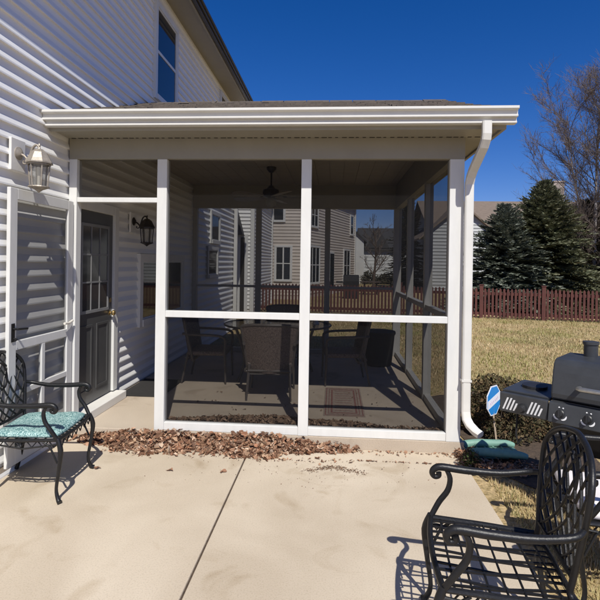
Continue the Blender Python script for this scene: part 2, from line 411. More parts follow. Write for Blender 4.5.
# ------------------------------------------------------------------ main house (left)
XW = -2.5
house = thing('house', 'large white clapboard two storey house on the left, the porch built against it', 'house')
b = MB(); siding(b, (XW,-6.5,0), (0,1,0), (1,0,0), 14.1, PZ, 5.36, c=.117, proud=.021,
    holes=[(6.62, 7.42, 0, 2.1), (8.6, 9.6, 3.85, 5.05)])
b.build('siding_wall', 'siding', house)
b = MB(); b.box((-9,-6.5,-.15), (XW-.004, 7.6, 5.36)); b.build('wall_core', 'siding', house)
# rear wall siding
b = MB(); siding(b, (-9,7.604,0), (1,0,0), (0,1,0), 6.5, PZ, 5.36); b.build('siding_wall', 'siding', house)
b = MB(); b.box((XW-.1, 7.55, -.1), (XW+.028, 7.64, 5.36)); b.build('corner_board', 'white_paint', house, bevel=.004)
b = MB(); b.box((XW+.03,7.40,-.05),(XW+.115,7.47,5.3)); b.build('downspout', 'gutter_white', house, bevel=.006)
# eave, gutter and roof
b = MB(); b.box((XW-.02,-6.9,5.36), (-2.14,7.98,5.375)); b.build('soffit', 'almond', house)
b = MB(); b.box((-2.16,-6.9,5.33), (-2.135,8.0,5.50)); b.box((-9.2, 7.98,5.33), (-2.135, 8.0, 5.5)); b.build('fascia', 'almond', house, bevel=.003)
def gutter_prof(dir_, base, depth=.11, h=.125):
    """ogee gutter cross-section: (outward, up) points"""
    return [(0,0),(.056,0),(.060,.004),(.060,.017),(.050,.019),(.050,.044),(.083,.046),(.086,.050),(.086,.064),(.076,.067),(.078,.098),(.107,.102),(depth,.106),(depth,h),(depth-.012,h),(depth-.012,h-.008),(0,h-.008)]
b = MB(); pr = gutter_prof(0,0)
n = len(pr); vs = [(-2.134+x, -6.9, 5.36+z) for x, z in pr]+[(-2.134+x, 7.95, 5.36+z) for x, z in pr]
b.add(vs, [(i, (i+1) % n, (i+1) % n+n, i+n) for i in range(n)]+[tuple(range(n)), tuple(reversed(range(n, 2*n)))])
b.build('gutter', 'bronze', house)
b = MB()
b.prism([(-2.06,-7,5.50),(-5.75,-7,7.9),(-9.4,-7,5.50),(-9.4,-7,5.44),(-5.75,-7,7.83),(-2.06,-7,5.44)], (0,1,0), 15.1)
b.build('roof', 'shingle', house)
b = MB(); b.prism([(-2.5,7.58,5.36),(-5.75,7.58,7.8),(-9,7.58,5.36)], (0,-1,0), .06); b.build('gable_wall', 'siding', house)
# upper windows
window_unit(house, (XW, 2.13, 0), (0,1,0), (1,0,0), .80, 3.85, 5.05, 1, 2, proud=.05)
window_unit(house, (XW, 5.88, 0), (0,1,0), (1,0,0), .70, 3.95, 5.15, 1, 2, proud=.05)
window_unit(house, (XW, 5.22, 0), (0,1,0), (1,0,0), .66, 2.0, 2.52, 1, 1, proud=.05)
window_unit(house, (XW, 5.0, 0), (0,1,0), (1,0,0), .72, 1.30, 1.80, 1, 1, proud=.05)
window_unit(house, (XW, 1.72, 0), (0,1,0), (1,0,0), 1.62, .80, 1.56, 2, 1, trim='trim', proud=.05, fw=.09)
# foundation strip
b = MB(); b.box((XW-.01,-6.5,-.3), (XW+.012,-.02,-.02)); b.build('foundation', 'porch_concrete', house)
# entry door
b = MB()
b.box((XW, .02,.1),(XW+.05,.115,2.16)); b.box((XW, .90,.1),(XW+.05,1.0,2.16)); b.box((XW,.115,2.06),(XW+.05,.90,2.16))
b.build('door_frame', 'white_paint', house, bevel=.004)
b = MB(); b.box((XW,.02,.0),(XW+.16,1.0,.085)); b.build('threshold', 'trim', house, bevel=.006)
d0 = MB(); d0.box((XW+.0,.117,.1),(XW+.022,.898,2.058)); door = d0.build('entry_door', 'door_paint', house)
b = MB()
Y0, Y1 = .24, .775
b.box((XW+.0225, Y0-.03,1.02),(XW+.034, Y0,1.93)); b.box((XW+.0225, Y1,1.02),(XW+.034,Y1+.03,1.93)); b.box((XW+.0225,Y0,1.90),(XW+.034,Y1,1.93)); b.box((XW+.0225,Y0,1.02),(XW+.034,Y1,1.05))
for i in (1,2): yy = Y0+(Y1-Y0)*i/3; b.box((XW+.0225, yy-.008,1.05),(XW+.032,yy+.008,1.90))
for i in (1,2): zz = 1.05+.85*i/3; b.box((XW+.0225, Y0,zz-.008),(XW+.031,Y1,zz+.008))
b.build('lite_grille', 'blind', door)
b = MB(); b.box((XW+.0222,Y0,1.05),(XW+.0262,Y1,1.90)); b.build('pane', 'door_glass', door)
b = MB()
for (ya, yb) in ((.20,.46),(.55,.81)):
    for (q0,q1,r0,r1) in ((ya,yb,.22,.245),(ya,yb,.875,.90),(ya,ya+.025,.245,.875),(yb-.025,yb,.245,.875)): b.box((XW+.0222,q0,r0),(XW+.030,q1,r1))
b.build('panel_moulding', 'door_paint', door)
b = MB(); b.lathe([(.0,.022),(.028,.022),(.028,.03),(.012,.034),(.012,.05),(.028,.058),(.032,.07),(.024,.084),(0,.088)], (XW,.845,.98), 14, 'x'); b.build('handle', 'brass', door, smooth=True); b = MB(); b.lathe([(.0,.022),(.026,.022),(.026,.032),(0,.034)], (XW,.845,1.12), 14, 'x')
b.build('deadbolt', 'brass', door, smooth=True)
rebase(house, (-5.75, .5, -.12))

# ------------------------------------------------------------------ screened porch
porch = thing('screened_porch', 'white framed screened porch with low shingled roof, built onto the white house', 'porch')
P1, P2, P3 = -1.594, -.262, 1.070; ZH = 2.5; PD = 4.07
def post(x, y, wx, wy, z0=0, z1=ZH, mat='shaded_paint'):
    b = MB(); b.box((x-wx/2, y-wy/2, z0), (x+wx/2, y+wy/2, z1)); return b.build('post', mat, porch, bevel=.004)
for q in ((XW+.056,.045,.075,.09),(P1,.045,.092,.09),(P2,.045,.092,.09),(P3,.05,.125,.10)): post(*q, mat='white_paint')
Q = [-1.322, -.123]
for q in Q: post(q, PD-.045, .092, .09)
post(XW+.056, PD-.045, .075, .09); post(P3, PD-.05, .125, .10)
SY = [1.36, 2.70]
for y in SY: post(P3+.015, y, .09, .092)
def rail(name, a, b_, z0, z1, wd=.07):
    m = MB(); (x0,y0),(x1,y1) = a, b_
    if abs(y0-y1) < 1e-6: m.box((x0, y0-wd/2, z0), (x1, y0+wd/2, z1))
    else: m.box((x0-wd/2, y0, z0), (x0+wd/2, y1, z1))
    return m.build(name, 'white_paint' if y0 < .05 and abs(y0-y1) < 1e-6 else 'shaded_paint', porch, bevel=.004)
h = .046
for (a, c) in ((P1+h, P2-h), (P2+h, P3-.0625)):
    rail('bottom_rail', (a,.04), (c,.04), .002, .075); rail('middle_rail', (a,.04), (c,.04), 1.045, 1.105)
rail('door_lintel', (XW+.094,.04), (P1-h,.04), 2.10, 2.145)
xb = [XW+.094, Q[0]-h, Q[0]+h, Q[1]-h, Q[1]+h, P3-.0625]
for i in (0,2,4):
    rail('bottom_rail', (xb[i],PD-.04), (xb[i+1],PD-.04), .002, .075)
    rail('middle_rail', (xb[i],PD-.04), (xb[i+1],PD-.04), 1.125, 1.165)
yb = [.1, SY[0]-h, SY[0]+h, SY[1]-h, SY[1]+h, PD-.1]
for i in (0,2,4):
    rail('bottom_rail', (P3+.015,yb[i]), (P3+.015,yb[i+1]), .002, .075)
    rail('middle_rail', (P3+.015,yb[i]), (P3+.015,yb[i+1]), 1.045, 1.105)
# screens, each a thin cloth panel
def scr(a, c, z0, z1):
    m = MB(); (x0,y0),(x1,y1) = a, c; m.quad((x0,y0,z0),(x1,y1,z0),(x1,y1,z1),(x0,y0,z1)); return m.build('screen_panel', 'screen', porch)
for (a, c) in ((P1+h, P2-h), (P2+h, P3-.0625)):
    scr((a,.045),(c,.045), .075, 1.045); scr((a,.045),(c,.045), 1.105, ZH)
scr((XW+.094,.045),(P1-h,.045), 2.145, ZH)
for i in (0,2,4):
    scr((xb[i],PD-.045),(xb[i+1],PD-.045), .075, 1.125); scr((xb[i],PD-.045),(xb[i+1],PD-.045), 1.165, ZH)
    scr((P3+.02,yb[i]),(P3+.02,yb[i+1]), .075, 1.045); scr((P3+.02,yb[i]),(P3+.02,yb[i+1]), 1.105, ZH)
# header beams
b = MB(); b.box((XW+.02, -.002, ZH+.001), (P3+.0645, .098, 2.9)); b.build('header_beam', 'almond', porch, bevel=.003)
b = MB(); b.box((XW+.02, PD-.1, ZH+.001), (P3+.0645, PD+.004, 2.9)); b.build('header_beam', 'almond', porch)
b = MB(); b.box((P3-.046, .1, ZH+.001), (P3+.0645, PD-.102, 2.9)); b.build('header_beam', 'almond', porch)
b = MB()
for k in range(18):
    xa = XW+.02+k*.2; xe = min(xa+.196, P3-.048)
    if xe > xa: b.box((xa, .1, 2.90), (xe, PD-.1, 2.915))
b.box((XW, .0, 2.9155), (P3+.06, PD, 2.93)); b.build('ceiling', 'ceiling', porch)
# eave box
XE = 1.375
b = MB()
b.box((XW+.02, -.30, 2.690), (XE-.03, -.004, 2.705)); b.build('soffit', 'almond', porch)
b = MB(); b.box((P3+.067, -.003, 2.690), (XE-.03, PD+.30, 2.705)); b.build('soffit', 'almond', porch)
b = MB(); b.box((XW+.02, PD+.006, 2.690), (P3+.065, PD+.30, 2.705)); b.build('soffit', 'almond', porch)
b = MB()
for k in range(62):
    xx = XW+.05+k*.061
    if xx < XE-.08: b.box((xx, -.022, 2.6865), (xx+.036+.012*sin(k*1.7), -.008, 2.6905))
b.build('soffit_vent', 'vent_dark', porch)
b = MB(); b.box((XW+.02,-.325,2.672),(XE,-.30,2.84)); b.box((XE-.028,-.30,2.672),(XE,PD+.30,2.84)); b.box((XW+.02,PD+.30,2.672),(XE,PD+.325,2.84)); b.build('fascia', 'almond', porch, bevel=.003)
b = MB(); GZB = 2.70
vs = [(XW+.005, -.3255-x, GZB+z) for x, z in pr]+[(1.435, -.3255-x, GZB+.004+z) for x, z in pr]
b.add(vs, [(i, i+n, (i+1) % n+n, (i+1) % n) for i in range(n)]+[tuple(range(n)), tuple(reversed(range(n, 2*n)))])
b.build('gutter', 'gutter_white', porch)
# roof: two slopes, ridge along X
ZR = 3.70; ym = PD/2; XR = XE+.03
def rz(y): return 2.835+(ZR-2.835)*((y+.36)/(ym+.36) if y <= ym else (PD+.36-y)/(ym+.36))
b = MB()
pts = [(-.36,rz(-.36)),(ym,ZR),(PD+.36,rz(PD+.36))]
b.prism([(XW+.005,y,z-.03) for y, z in pts]+[(XW+.005,y,z-.05) for y, z in reversed(pts)], (1,0,0), XR-XW-.02)
roof = b.build('roof', 'shingle', porch)
sh = MB(); rows = 17
for j in range(rows):
    ya = -.375+(ym+.375)*j/rows; yb_ = -.375+(ym+.375)*(j+1)/rows+.03
    x = XW+.01-(j % 3)*.11
    while x < XR:
        wv = random.choice((.16,.2,.24,.3)); xa, xe = max(x, XW+.01), min(x+wv-.004, XR)
        t = random.choice((.012,.017,.024,.03))
        if xe > xa+.01:
            z0_, z1_ = rz(ya)-.028, rz(min(yb_, ym))-.028
            sh.add([(xa,ya,z0_),(xe,ya,z0_),(xe,min(yb_,ym),z1_),(xa,min(yb_,ym),z1_),(xa,ya,z0_+t),(xe,ya,z0_+t),(xe,min(yb_,ym),z1_+.006),(xa,min(yb_,ym),z1_+.006)],
                [(0,3,2,1),(4,5,6,7),(0,1,5,4),(1,2,6,5),(2,3,7,6),(3,0,4,7)])
        x += wv
x = XW+.01
while x < XR-.05:
    xe = min(x+.29, XR); zt = ZR+.0+random.uniform(0,.012); sh.add([(x,ym-.13,ZR-.055),(xe,ym-.13,ZR-.055),(xe,ym,zt),(x,ym,zt),(x,ym+.13,ZR-.055),(xe,ym+.13,ZR-.055)], [(0,1,2,3),(3,2,5,4)]); x += .3
sh.build('shingles', 'shingle', roof)
# gable end above the right side wall
b = MB(); siding(b, (P3+.066, 0,0), (0,1,0), (1,0,0), PD, 2.72, 3.60, clip=lambda z: ((z-2.86)/.366 if z > 2.86 else -.3, PD-((z-2.86)/.366) if z > 2.86 else PD+.3)); b.build('gable_siding', 'siding', porch)
b = MB(); b.prism([(P3+.02,-.3,2.72),(P3+.02,ym,3.64),(P3+.02,PD+.3,2.72)], (1,0,0), .044); b.build('gable_wall', 'siding', porch)
# downspout: from the gutter, an S back to the corner post, straight down, kick-out
def rect_sweep(mb, pts, wx, wy):
    pts = [V(p) for p in pts]; rings = []
    for i, p in enumerate(pts):
        t = (pts[min(i+1, len(pts)-1)]-pts[max(i-1, 0)]).normalized(); r = V((1,0,0)); r = (r - t*r.dot(t)).normalized(); u_ = r.cross(t)
        rings.append([p+r*(a*wx/2)+u_*(c*wy/2) for a, c in ((-1,-.7),(-.7,-1),(.7,-1),(1,-.7),(1,.7),(.7,1),(-.7,1),(-1,.7))])
    vs = [q for r_ in rings for q in r_]; m = 8
    mb.add(vs, [(i*m+k, i*m+(k+1) % m, (i+1)*m+(k+1) % m, (i+1)*m+k) for i in range(len(pts)-1) for k in range(m)]+[tuple(range(m)), tuple((len(pts)-1)*m+k for k in reversed(range(m)))])
b = MB(); dx = 1.165
rect_sweep(b, [(dx+.035,-.385,2.72),(dx+.035,-.385,2.62),(dx+.034,-.375,2.58),(dx+.028,-.34,2.53),(dx+.005,-.13,2.38),(dx,-.08,2.33),(dx-.004,-.052,2.27),(dx-.004,-.05,2.2),(dx-.004,-.05,.36),(dx-.004,-.052,.29),(dx+.0,-.068,.23),(dx+.02,-.10,.185),(dx+.055,-.15,.15),(dx+.085,-.19,.135)], .072, .05)
b.build('downspout', 'gutter_white', porch)
b = MB()
for z in (.55,):
    b = MB(); b.box((dx-.046,-.079,z),(dx+.038,-.076,z+.02)); b.box((dx-.046,-.076,z),(dx-.040,-.0,z+.02)); b.build('downspout_strap', 'gutter_white', porch)

# open screen door, swung against the house wall
dl = MB(); x0, x1 = -2.452, -2.422; ya, yb2 = -.90, -.02; zb, zt = -.02, 2.10; s = .085
def db(y0, y1, z0, z1, m=dl): m.box((x0, y0, z0), (x1, y1, z1))
db(ya, ya+s, zb, zt); db(yb2-s, yb2, zb, zt); db(ya+s, yb2-s, zt-s, zt); db(ya+s, yb2-s, zb, zb+.13); db(ya+s, yb2-s, .86, .93); db(ya+s, yb2-s, .50, .545)
ymid = (ya+yb2)/2; db(ymid-.022, ymid+.022, .545, .86); db(ymid-.022, ymid+.022, zb+.13, .50)
sdoor = dl.build('screen_door', 'white_paint', porch, bevel=.004)
xm = (x0+x1)/2; b = MB()
for (a,c,z0,z1) in ((ya+s,yb2-s,.93,zt-s),(ya+s,ymid-.022,.545,.86),(ymid+.022,yb2-s,.545,.86),(ya+s,ymid-.022,zb+.13,.5),(ymid+.022,yb2-s,zb+.13,.5)): b.quad((xm,a,z0),(xm,c,z0),(xm,c,z1),(xm,a,z1))
b.build('door_screen', 'door_mesh', sdoor)
b = MB(); b.box((x1,ya+.025,.93),(x1+.006,ya+.06,1.07)); b.tube([(x1,ya+.042,1.03),(x1+.035,ya+.042,1.03),(x1+.045,ya+.05,1.028),(x1+.045,ya+.15,1.02)], .009, 8)
b.tube([(x1+.02,ya+.03,.96),(x1+.05,ya+.02,.955),(x1+.06,ya-.02,.95)], .007, 6); b.build('handle', 'black_metal', sdoor, smooth=True)
b = MB(); b.tube([(x1+.02,-.05,1.0),(x1+.025,-.12,.985),(x1+.03,-.2,.99)], .011, 8); b.build('door_closer', 'porcelain', sdoor, smooth=True)
rebase(porch, (-.7, 2.0, 0))

# ------------------------------------------------------------------ wall lanterns
def lantern(metal, label, plate='trim'):
    """local: wall plane at x=0, faces +X, z=0 at the plate centre"""
    t = thing('wall_lantern', label, 'lantern', 'wall lanterns on the white siding')
    b = MB(); b.box((0,-.085,-.12),(.022,.085,.13)); b.build('mounting_block', plate, t, bevel=.005)
    b = MB(); b.lathe([(0,.022),(.05,.022),(.05,.028),(.035,.036),(.018,.05),(0,.052)], (0,0,.02), 18, 'x')
    b.tube([(.03,0,.02),(.07,0,.0),(.10,0,-.03),(.115,0,.0),(.135,0,.06),(.165,0,.085),(.185,0,.07),(.19,0,.05)], .009, 8)
    b.tube([(.10,0,-.03),(.085,0,-.06),(.06,0,-.055),(.065,0,-.035)], .006, 8); b.build('arm', metal, t, smooth=True)
    c = (.19,0,0)
    b = MB(); b.lathe([(0,.10),(.006,.095),(.010,.08),(.006,.07),(.012,.055),(.03,.05),(.06,.025),(.085,-.025),(.10,-.05),(.10,-.06),(.092,-.06),(0,-.055)], c, 8); b.build('lantern_roof', metal, t)
    b = MB()
    for k in range(6):
        a = 2*pi*k/6+.3; b.tube([(c[0]+.078*cos(a),.078*sin(a),-.058),(c[0]+.062*cos(a),.062*sin(a),-.235)], .006, 6)
    b.lathe([(0,-.235),(.075,-.235),(.078,-.243),(.06,-.25),(.03,-.262),(.012,-.275),(0,-.285)], c, 16); b.lathe([(.072,-.062),(.084,-.062),(.084,-.07),(.072,-.07)], c, 16)
    b.build('cage', metal, t)
    b = MB(); b.lathe([(.066,-.062),(.052,-.232)], c, 12); b.build('lantern_glass', 'lantern_glass', t, smooth=True)
    b = MB(); b.lathe([(0,-.10),(.012,-.105),(.016,-.13),(.012,-.17),(.012,-.23),(0,-.23)], c, 10); b.build('candle_bulb', 'porcelain', t, smooth=True)
    return t
L1 = lantern('lantern_metal', 'beige metal wall lantern outdoors on the siding above the open screen door'); L1.location = (XW+.018, -.76, 2.36)
L2 = lantern('bronze', 'dark bronze wall lantern inside the porch, beside the dark entry door'); L2.location = (XW+.018, 1.42, 2.02)

# ------------------------------------------------------------------ ceiling fan
fan = thing('ceiling_fan', 'dark five blade ceiling fan hanging from the porch ceiling', 'ceiling fan')
c = (-.9, 2.4, 0)
b = MB(); b.lathe([(0,2.9),(.07,2.9),(.068,2.87),(.035,2.83),(.014,2.82),(0,2.82)], c, 20); b.build('canopy', 'bronze', fan, smooth=True)
b = MB(); b.tube([(c[0],c[1],2.83),(c[0],c[1],2.62)], .012, 10); b.build('downrod', 'bronze', fan)
b = MB(); b.lathe([(0,2.65),(.03,2.64),(.06,2.60),(.11,2.58),(.12,2.54),(.11,2.49),(.06,2.47),(0,2.465)], c, 24); b.build('motor', 'bronze', fan, smooth=True)
for k in range(5):
    a = 2*pi*k/5+.15; u = V((cos(a),sin(a),0)); s_ = V((-sin(a),cos(a),0)); b = MB(); o = V(c)
    out = []
    for (r_, w_) in ((.17,.06),(.24,.078),(.45,.092),(.58,.088),(.63,.065),(.645,.03)): out.append((r_, w_))
    poly = [o+u*r_+s_*w_+V((0,0,2.475+w_*.2)) for r_, w_ in out]+[o+u*r_-s_*w_+V((0,0,2.475-w_*.2)) for r_, w_ in reversed(out)]
    b.prism(poly, (0,0,1), .008); bl = b.build('blade', 'fan_blade', fan)
    m = MB(); m.bar(o+u*.09+V((0,0,2.50)), o+u*.22+V((0,0,2.488)), .03, .006); m.build('blade_iron', 'bronze', bl)
b = MB(); b.lathe([(.05,2.47),(.075,2.44),(.08,2.40),(.06,2.36),(0,2.345)], c, 20); b.build('light_bowl', 'lantern_glass', fan, smooth=True)
b = MB(); b.tube([(c[0]+.05,c[1]-.05,2.45),(c[0]+.05,c[1]-.05,2.22)], .0025, 5); b.build('pull_chain', 'bronze', fan)
rebase(fan, (c[0], c[1], 2.34))

# ------------------------------------------------------------------ cast-metal lattice patio chair
def lattice_chair(label, group='black cast metal patio chairs'):
    """local: seat centre origin on the ground, faces +X; seat 0.44 high"""
    t = thing('patio_chair', label, 'chair', group)
    W_, Dp, SH = .27, .24, .43; RD = .0105
    # seat
    b = MB(); z = SH
    b.tube([(Dp,-W_,z),(Dp+.015,-W_*.5,z),(Dp+.02,0,z),(Dp+.015,W_*.5,z),(Dp,W_,z)], .013, 8)
    for s_ in (-1,1): b.tube([(Dp,s_*W_,z),(0,s_*(W_-.005),z-.008),(-Dp,s_*(W_-.03),z-.012)], .012, 8)
    b.tube([(-Dp,-W_+.03,z-.012),(-Dp,W_-.03,z-.012)], .012, 8)
    for k in range(-5, 6):
        y = k*.047; b.tube([(-Dp,y*.9,z-.012),(0,y+.02*(-1)**k,z-.012),(Dp+.012,y,z-.002)], .006, 5)
    for k in range(-3, 4): x = k*.065; b.tube([(x,-W_+.01,z-.01),(x,W_-.01,z-.01)], .005, 5)
    b.build('seat', 'black_metal', t, smooth=True)
    # apron lattice under the front and side rails
    b = MB()
    for s_ in (-1,1):
        for k in range(6):
            xa = -Dp+.04+k*.075; b.tube([(xa,s_*(W_-.01),z-.01),(xa+.037,s_*(W_-.01),z-.055),(xa+.075,s_*(W_-.01),z-.01)], .0045, 5)
        b.tube([(-Dp,s_*(W_-.02),z-.03),(0,s_*(W_-.01),z-.065),(Dp,s_*W_,z-.03)], .006, 6)
    for k in range(7):
        ya_ = -W_+.01+k*.075; b.tube([(Dp+.01,ya_,z-.01),(Dp+.01,ya_+.037,z-.055),(Dp+.01,ya_+.075,z-.01)], .0045, 5)
    b.build('apron', 'black_metal', t, smooth=True)
    # back: arched outline leaning back, criss-cross lattice of curved bars
    zb0, zb1 = .47, .97
    def back(y, z_):
        lean = .03+(z_-zb0)*.14; curve = .03*(1-(y/W_)**2)
        return (-Dp+.02-lean-curve+.03, y, z_)
    def half(z_):
        q = (z_-zb0)/(zb1-zb0)
        return (.205+.06*sin(min(1,q*1.15)*pi*.55)) * (1 if q < .62 else sqrt(max(0, 1-((q-.62)/.38)**2.6)))
    def top(y): # height of the outline at y
        lo, hi = zb0, zb1
        if abs(y) > half(zb0+.6*(zb1-zb0)): return zb0+.6*(zb1-zb0)
        lo = zb0+.6*(zb1-zb0)
        for _ in range(20):
            m_ = (lo+hi)/2
            if half(m_) > abs(y): lo = m_
            else: hi = m_
        return lo
    b = MB(); outl = []
    N_ = 16
    zs = [zb0-.04+(zb1-zb0+.04)*(1-(1-k/N_)**1.6) for k in range(N_+1)]
    left = [back(-half(max(z_, zb0)), z_) for z_ in zs]; rt = [back(half(max(z_, zb0)), z_) for z_ in reversed(zs)]
    b.tube([(-Dp, -W_+.03, z-.02)]+left[:-1]+[back(0, zb1+.005)]+rt[1:]+[(-Dp, W_-.03, z-.02)], .0125, 8)
    b.tube([back(-half(zb0), zb0+.02), back(0, zb0), back(half(zb0), zb0+.02)], .010, 8)
    b.build('back_frame', 'black_metal', t, smooth=True)
    b = MB()
    def inside(y, z_): return zb0 < z_ < zb1 and abs(y) < half(z_)
    for s_ in (-1, 1):
        for k in range(-6, 8):
            seg = []
            for j in range(41):
                q = j/40; z_ = zb0+(zb1-zb0)*q; y = s_*(k*.085 + .44*(q-.5) + .03*sin(q*pi*2)); 
                if inside(y, z_): seg.append(back(y, z_))
                else:
                    if len(seg) > 2: b.tube(seg, RD*.62, 6)
                    seg = []
            if len(seg) > 2: b.tube(seg, RD*.62, 6)
    # centre medallion scrolls
    for s_ in (-1, 1):
        pts_ = [back(s_*(.015+.05*sin(a_)), .80-.10*cos(a_)*(.9)) for a_ in [i*pi/10 for i in range(11)]]
        b.tube(pts_, .008, 6)
    b.build('lattice', 'black_metal', t, smooth=True)
    # arms with curled ends and their supports, running into the front legs
    for s_ in (-1, 1):
        b = MB(); yy = s_*(W_+.015)
        p = [back(s_*half(.70), .70), (-Dp+.03, yy, .685), (-.08, yy, .665), (.08, yy, .665), (.19, yy, .672), (.225, yy, .66), (.235, yy, .638), (.222, yy, .622), (.203, yy, .628), (.204, yy, .644)]
        b.tube(p, [.011,.014,.016,.018,.018,.016,.014,.012,.012,.014], 8, 1)
        b.tube([(.17, yy, .665), (.15, yy, .62), (.16, yy, .56), (.20, yy, .50), (Dp, s_*W_, z)], [.010,.013,.014,.014,.013], 8)
        b.build('armrest', 'black_metal', t, smooth=True)
    for s_ in (-1, 1):
        b = MB(); b.tube([(Dp,s_*W_,z+.01),(Dp+.025,s_*(W_+.01),z-.07),(Dp+.015,s_*(W_+.005),.24),(Dp-.005,s_*W_,.10),(Dp+.012,s_*(W_+.01),.03),(Dp+.03,s_*(W_+.02),.010)], [.016,.018,.013,.011,.014,.018], 8)
        b.tube([(Dp,s_*W_,z-.16),(Dp-.05,s_*W_,z-.05),(Dp-.10,s_*W_,z-.015)], .007, 6)
        b.build('leg', 'black_metal', t, smooth=True)
        b = MB(); b.tube([(-Dp,s_*(W_-.03),z),(-Dp-.01,s_*(W_-.03),.28),(-Dp-.04,s_*(W_-.02),.12),(-Dp-.075,s_*(W_-.01),.012)], [.015,.013,.012,.016], 8)
        b.build('leg', 'black_metal', t, smooth=True)
    return t
def cushion(label, mat, w_=.25, d_=.235, th=.055, tilt=0):
    import bmesh
    me = bpy.data.meshes.new('seat_cushion'); bm = bmesh.new(); N_ = 18; rings = {}
    for i in range(N_+1):
        for j in range(N_+1):
            u_ = i/N_*2-1; v_ = j/N_*2-1
            e = max(abs(u_), abs(v_)); rr = 1-max(0, (hypot(u_, v_)-1.12))*.22
            x = u_*d_*rr; y = v_*w_*rr*(1+.03*u_); edge = 1-e**6
            zt_ = th*(.55+.45*edge**.6 if edge > 0 else .55)+.006*sin(u_*7+v_*5)*edge - .010*math.exp(-((u_)**2+(v_)**2)*6)
            rings[i,j] = (bm.verts.new((x, y, zt_)), bm.verts.new((x*.985, y*.985, .004 if e < 1 else th*.18)))
    for i in range(N_):
        for j in range(N_):
            a,b_,c_,d__ = rings[i,j], rings[i+1,j], rings[i+1,j+1], rings[i,j+1]
            bm.faces.new((a[0],b_[0],c_[0],d__[0])); bm.faces.new((d__[1],c_[1],b_[1],a[1]))
    for k in range(N_):
        for (p, q) in (((k,0),(k+1,0)),((k+1,N_),(k,N_)),((0,k+1),(0,k)),((N_,k),(N_,k+1))):
            bm.faces.new((rings[p][1], rings[q][1], rings[q][0], rings[p][0]))
    bmesh.ops.recalc_face_normals(bm, faces=bm.faces); bm.to_mesh(me); bm.free(); me.materials.append(MAT[mat])
    me.polygons.foreach_set('use_smooth', [True]*len(me.polygons))
    o = bpy.data.objects.new('seat_cushion', me); col.objects.link(o)
    o.modifiers.new('sub', 'SUBSURF').render_levels = 1
    return tag(o, label, 'cushion')
ch1 = lattice_chair('black cast metal chair with a teal cushion, in front of the open screen door')
ch1.location = (-2.13, -.945, PZ); ch1.rotation_euler = (0,0,R(6))
cu = cushion('mottled teal seat cushion on the black chair by the house', 'teal_fabric'); cu.location = (-2.125, -.945, PZ+.425); cu.rotation_euler = (0,0,R(6))
ch2 = copy_tree(ch1); ch2['label'] = 'black lattice chair without cushion, nearest the camera at lower right'; ch2.location = (.70, -2.25, PZ); ch2.rotation_euler = (0,0,R(174))
ch3 = copy_tree(ch1); ch3['label'] = 'black chair with a white cushion, beside the grill at the right edge'; ch3.location = (1.49, -1.70, PZ); ch3.rotation_euler = (0,0,R(174))
cu2 = cushion('bright white seat cushion on the black chair beside the grill', 'cushion_white', th=.075); cu2.location = (1.49, -1.70, PZ+.425); cu2.rotation_euler = (0,0,R(174))

# ------------------------------------------------------------------ barbecue grill (built facing -Y, left corner of the side shelf at the origin, then turned)
gr = thing('barbecue_grill', 'grey and black barrel barbecue grill with a chimney, standing on the lawn', 'grill')
z0 = 0; L0, L1_ = .325, 1.03   # body from L0 to L1_
b = MB(); zt_ = .80; bx = []
for k in range(13):
    a = pi*(k/12); 
prof = [(-.035,.80),(-.04,.84),(-.012,.98),(.012,1.04),(.05,1.062),(.36,1.062),(.42,1.03),(.45,.95),(.46,.80)]
b.prism([(L0, y, z_) for y, z_ in prof], (1,0,0), L1_-L0); lid = b.build('lid', 'grill_grey', gr, bevel=.012)
b = MB(); b.tube([(.50,-.04,.90),(.50,-.085,.905),(.52,-.10,.906),(.84,-.10,.906),(.86,-.085,.905),(.86,-.04,.90)], .016, 10); b.build('lid_handle', 'steel', lid, smooth=True)
b = MB(); b.lathe([(.0,0),(.035,0),(.035,.004),(.0,.004)], (.68,-.025,.985), 20, 'y'); b.build('thermometer', 'steel', lid)
b = MB(); b.lathe([(.045,0),(.045,.085),(.052,.087),(.052,.105),(0,.108)], (.48,.30,1.06), 20); b.build('chimney', 'grill_grey', gr, smooth=True)
b = MB(); b.prism([(L0+.004, y, z_) for y, z_ in ((-.03,.795),(-.03,.66),(.02,.50),(.12,.42),(.32,.42),(.42,.50),(.455,.66),(.455,.795))], (1,0,0), L1_-L0-.008); b.build('firebox', 'grill_black', gr, bevel=.01)
b = MB(); b.prism([(L0, y, z_) for y, z_ in ((-.065,.655),(-.10,.66),(-.075,.785),(-.034,.79),(-.034,.655))], (1,0,0), L1_-L0); pn = b.build('control_panel', 'grill_grey', gr, bevel=.006)
nv = V((0,-.98,.196)).normalized(); uv = V((1,0,0)); wv = uv.cross(nv)*-1
if wv.z < 0: wv = -wv
def P(x, z_, d): # point on the tilted panel face
    y = -.10+(z_-.66)*.2; return V((x, y, z_))+nv*d
mk_ = MB()
